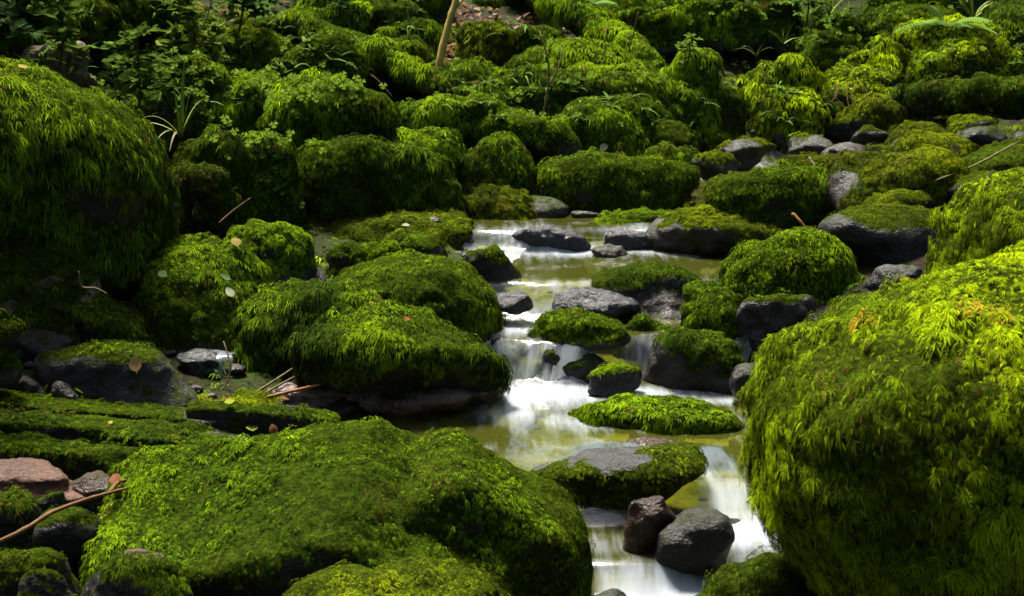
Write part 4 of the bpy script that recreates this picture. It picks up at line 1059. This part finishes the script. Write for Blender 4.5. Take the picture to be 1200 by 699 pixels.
# seedlings with dark stems and whorls of leaves
def seedling(label, px, pys, Y, nl, size, seed, col=(.05, .085, .012)):
    size *= .8; nl = int(nl * 1.3)
    r = np.random.default_rng(seed); c = at(px, pys[1], Y); topp = at(px + r.uniform(-8, 8), pys[0], Y)
    t = empty('seedling', c); tag(t, label, 'seedling')
    st = [np.zeros(3), (topp - c) * .5 + np.array([.02, 0, 0]), topp - c]
    tube_obj('stem', st, .007, .003, 'darkstem', t, 6, 10)
    P = spline(st, 20)
    for k in range(nl):
        u = r.uniform(.25, 1); p = P[min(19, int(u * 19.9))]
        a = r.uniform(0, 6.28); d = np.array([math.cos(a), math.sin(a), r.uniform(-.1, .35)]) * size * (1.25 - .6 * u)
        nlf = 5
        pts = np.array([p + d * (.25 + .75 * j / (nlf - 1)) - np.array([0, 0, size * .22 * (j / nlf) ** 2]) for j in range(nlf)])
        X, FF, CC = leaf_mass(np.repeat(pts, 2, 0), np.tile([0, -.25, .95], (nlf * 2, 1)), size * .42, [col, tuple(x * 1.4 for x in col)], r)
        tw_v, tw_q, tw_t = tube([p, (p + pts[-1]) / 2, pts[-1]], .002, .001, 4, 4)
        X2 = np.concatenate([X, tw_v]); n0 = len(X)
        mesh_obj('twig', X2, [FF, tw_q + n0, tw_t + n0], M['leaf'], t, attrs={'Col': np.concatenate([CC, np.tile([.03, .025, .01], (len(tw_v), 1))])})
seedling('dark-stemmed leafy seedling in front of the shady mound', 158, (40, 168), 5.9, 16, .17, 1)
seedling('second leafy seedling with crooked stem beside the bare brown rock', 70, (-20, 86), 6.2, 16, .18, 2)
seedling('slender seedling behind the tall grass tuft', 226, (-10, 74), 6.9, 14, .18, 3, (.065, .10, .012))
seedling('leafy sprig growing on the narrow moss mound', 800, (44, 84), 7.5, 7, .09, 4, (.09, .14, .02))
seedling('thin leafy stem at the foot of the great bright mound', 1197, (30, 96), 8.2, 8, .10, 5)
seedling('young shrub on the crest beside the orange stump', 280, (-30, 40), 7.6, 16, .20, 6, (.05, .09, .02))
seedling('bushy seedling in the deep shade at the edge of the bank', 14, (-30, 60), 6.6, 16, .20, 7, (.04, .07, .02))
seedling('little seedling on the crest between two dark boulders', 945, (-20, 30), 8.8, 10, .14, 8, (.06, .11, .02))
seedling('small bush growing behind the squared dark boulder', 395, (-30, 24), 8.2, 12, .16, 9, (.05, .09, .02))

# wood sorrel: trefoil ground cover
r = np.random.default_rng(12)
P3, N3 = [], []
for (cx, cy, sx, sy, n) in [(300, 110, 40, 24, 80), (205, 92, 36, 18, 40), (250, 140, 40, 16, 40), (320, 185, 22, 24, 60), (345, 55, 30, 16, 20), (420, 112, 30, 8, 20), (920, 30, 60, 20, 60), (1040, 60, 60, 26, 50), (700, 90, 60, 24, 20), (115, 110, 20, 14, 10), (820, 60, 30, 24, 30), (600, 120, 60, 16, 20), (1120, 80, 60, 20, 40)]:
    for _ in range(n):
        q, n_ = surf(r.normal(cx, sx), r.normal(cy, sy))
        if q[1] > 11 or q[1] < 5: continue
        P3.append(q + np.array([0, 0, r.uniform(.02, .06)])); N3.append((0, -.35, .95))
P3, N3 = np.array(P3), np.array(N3)
a0 = r.uniform(0, 6.28, len(P3))
X3, F3, C3, base = [], [], [], 0
for j in range(3):
    a = a0 + j * 2.094; sz = .020
    d = np.c_[np.cos(a), np.sin(a), .05 + .7 * np.sin(a)]; sd = np.c_[-np.sin(a), np.cos(a), .7 * np.cos(a)]
    quad = np.stack([P3, P3 + d * sz * .7 + sd * sz * .62, P3 + d * sz * .95 + sd * sz * .1 - [0, 0, .004], P3 + d * sz * .7 - sd * sz * .62], 1)
    X3.append(quad.reshape(-1, 3)); k = np.arange(len(P3)) * 4 + base
    F3.append(np.c_[k, k + 1, k + 2]); F3.append(np.c_[k, k + 2, k + 3]); base += len(P3) * 4
    C3.append(np.repeat(np.array([.065, .11, .010]) * r.uniform(.7, 1.5, (len(P3), 1)), 4, 0))
so = mesh_obj('wood_sorrel', np.concatenate(X3), np.concatenate(F3), M['leaf'], attrs={'Col': np.concatenate(C3)})
tag(so, 'patches of wood sorrel with small trefoil leaves on the bank', 'sorrel', kind='stuff')

# undergrowth: small herbs and blades scattered through the bank
r = np.random.default_rng(31)
VV, FF, CC, base = [], [], [], 0
for k in range(520):
    x, y = (r.uniform(0, 1200), r.uniform(-5, 150)) if k < 330 else (r.uniform(0, 420), r.uniform(-5, 130))
    q, n_ = surf(x, y)
    if q[1] < 5.5 or q[1] > 11: continue
    if fbm(q[None] * 1.3, 2)[0] < -.05: continue
    c = np.array([.06, .105, .02]) * r.uniform(.6, 1.7)
    for j in range(r.integers(3, 7)):
        a = r.uniform(0, 6.28); l = r.uniform(.03, .09)
        V, F = blade_mesh(q, (math.cos(a), math.sin(a), r.uniform(.3, 1.4)), l, r.uniform(.003, .010), r.uniform(.1, .9), 4)
        VV.append(V); FF.append(F + base); base += len(V); CC.append(np.tile(c, (len(V), 1)))
ug = mesh_obj('undergrowth', np.concatenate(VV), np.concatenate(FF), M['leaf'], smooth=True, attrs={'Col': np.concatenate(CC)})
tag(ug, 'small herbs and grass blades sprouting all over the bank', 'undergrowth', kind='stuff')

# single fallen leaves
def fallen_leaf(label, px, py, size, col, seed, ang=None):
    q, n_ = surf(px, py); r = random.Random(seed)
    n_ = norm(n_ + np.array([0, -.12, .25])); a = r.uniform(0, 6.28) if ang is None else ang
    t = norm(np.cross(n_, [math.cos(a), math.sin(a), .2])); s_ = np.cross(n_, t)
    L_ = .85 * size * q[1] / FPX
    K = 9; V, F = [], []
    for i in range(K):
        u = i / (K - 1); w = .36 * math.sin(math.pi * u ** .8) ** .8 + .004
        for k, sd in enumerate((-1, -.5, 0, .5, 1)):
            z = .10 * abs(sd) * w * 2 + .06 * math.sin(3 * u + seed)
            V.append((u - .5) * L_ * t + sd * w * L_ * s_ + n_ * z * L_)
    for i in range(K - 1):
        for k in range(4):
            a_ = i * 5 + k; F.append((a_, a_ + 1, a_ + 6, a_ + 5))
    V = np.array(V)
    c = q + n_ * .022
    ob = mesh_obj('fallen_leaf', V, np.array(F), M['leaf'], smooth=True, attrs={'Col': np.tile(np.array(col) * .45, (len(V), 1))})
    ob.location = c
    tag(ob, label, 'leaf')
    ps = [V[0] * .9, V[0] * 1.25 + n_ * .004, V[0] * 1.5]
    tube_obj('leaf_stalk', ps, .0012, .0008, 'palewood', ob, 5, 4, 0)
fallen_leaf('pale green heart-shaped leaf on the sloping thick-moss boulder', 192, 326, 17, (.28, .42, .16), 1)
fallen_leaf('narrow whitish leaf near the heart-shaped leaf', 267, 346, 18, (.55, .60, .38), 2, .6)
fallen_leaf('tan dead leaf on the flat rounded stone', 160, 428, 24, (.42, .27, .12), 3, .1)
fallen_leaf('faded green leaf beside the narrow whitish leaf', 262, 330, 16, (.16, .26, .10), 4)
fallen_leaf('yellow leaf on the shoulder of the massive dark boulder', 26, 86, 15, (.50, .40, .12), 5, 1.2)
fallen_leaf('straw-coloured leaf on the flat-topped boulder', 276, 290, 20, (.40, .32, .10), 6, .3)
fallen_leaf('pale leaf on the peak of the little tent-shaped stone', 474, 270, 12, (.45, .55, .35), 7)
fallen_leaf('yellow-green leaf on the ledge end near the pyramid-shaped boulder', 295, 509, 24, (.38, .42, .06), 8, .2)
fallen_leaf('yellow leaf on the thin ledge tongue', 270, 478, 20, (.34, .40, .05), 9, .3)
fallen_leaf('brown leaf at the tip of the ledge by the pool', 320, 500, 18, (.30, .14, .07), 10, .2)
fallen_leaf('orange crumpled leaf on the shaggy two-tiered boulder', 475, 380, 12, (.35, .13, .05), 11)
fallen_leaf('pale torn leaf on the sloping moss mound', 708, 176, 15, (.5, .48, .30), 12)
fallen_leaf('pinkish dead leaf beside the fallen stick', 140, 568, 24, (.34, .14, .08), 13, .4)
fallen_leaf('cream leaf scrap on the bright humped root-boulder', 372, 34, 9, (.55, .5, .4), 14)
fallen_leaf('small yellow leaf on the topmost ledge', 130, 502, 9, (.5, .42, .12), 15)
fallen_leaf('dark green seed leaf on the mound with the grass tuft', 200, 241, 10, (.10, .28, .14), 16)

# side trickle
wa = [at(196, 412, 4.62), at(232, 412, 4.58), at(256, 416, 4.52), at(262, 422, 4.46), at(260, 452, 4.42), at(262, 462, 4.36)]
P = spline(wa, 26); wv, wff = [], []
for i, p in enumerate(P):
    wdt = .05 if i < 12 else .028
    for sd in (-1, -.4, .4, 1): wv.append(p + np.array([sd * wdt, sd * .02 - .01, .012 - .008 * sd * sd]))
wff = [(i * 4 + k, i * 4 + k + 1, i * 4 + k + 5, i * 4 + k + 4) for i in range(25) for k in range(3)]
tr_ = mesh_obj('trickle_water', np.array(wv), np.array(wff), M['water'], smooth=True, attrs={'foam': np.tile(np.r_[np.full(12 * 4, .35), np.full(14 * 4, .45)], 1)})
tag(tr_, 'little side trickle falling between leaf-bearing boulder and two-tiered boulder', 'water', kind='structure')
# gravel along the water's edge
r = np.random.default_rng(77)
D1, F1 = ico(1)
xs, ys = r.uniform(-1.6, 2.6, 9000), r.uniform(3.0, 8.6, 9000)
bd = band_dist(xs, ys)
sel = (bd > -.6) & (bd < .30) & (r.random(9000) < np.where(bd < 0, .16, np.exp(-bd * 9))) | ((xs < -.9) & (xs > -1.6) & (ys < 4.7) & (ys > 3.2) & (r.random(9000) < .5))
xs, ys = xs[sel][:620], ys[sel][:620]
zs = terrain(xs, ys)
VV, FF, CC = [], [], []
for k in range(len(xs)):
    sz = .010 + .028 * r.random() ** 2
    sc_ = sz * np.array([r.uniform(.8, 1.5), r.uniform(.8, 1.4), r.uniform(.5, .9)])
    rad_ = 1 + .28 * (r.random(len(D1)) - .5)
    VV.append(D1 * rad_[:, None] * sc_ + [xs[k], ys[k], zs[k] + sz * .25]); FF.append(F1 + k * len(D1))
gv = mesh_obj('gravel', np.concatenate(VV), np.concatenate(FF), M['stone_purple'], smooth=True, attrs={'mossy': np.zeros(len(xs) * len(D1))})
tag(gv, 'loose dark gravel and pebbles along the water edge', 'gravel', kind='stuff')
print('plants', round(time.time() - T0, 1))
grow_moss()
print('done', round(time.time() - T0, 1), 'moss tris', TRI, 'all', sum(len(m_.loop_triangles) if m_.calc_loop_triangles() is None else 0 for m_ in bpy.data.meshes))
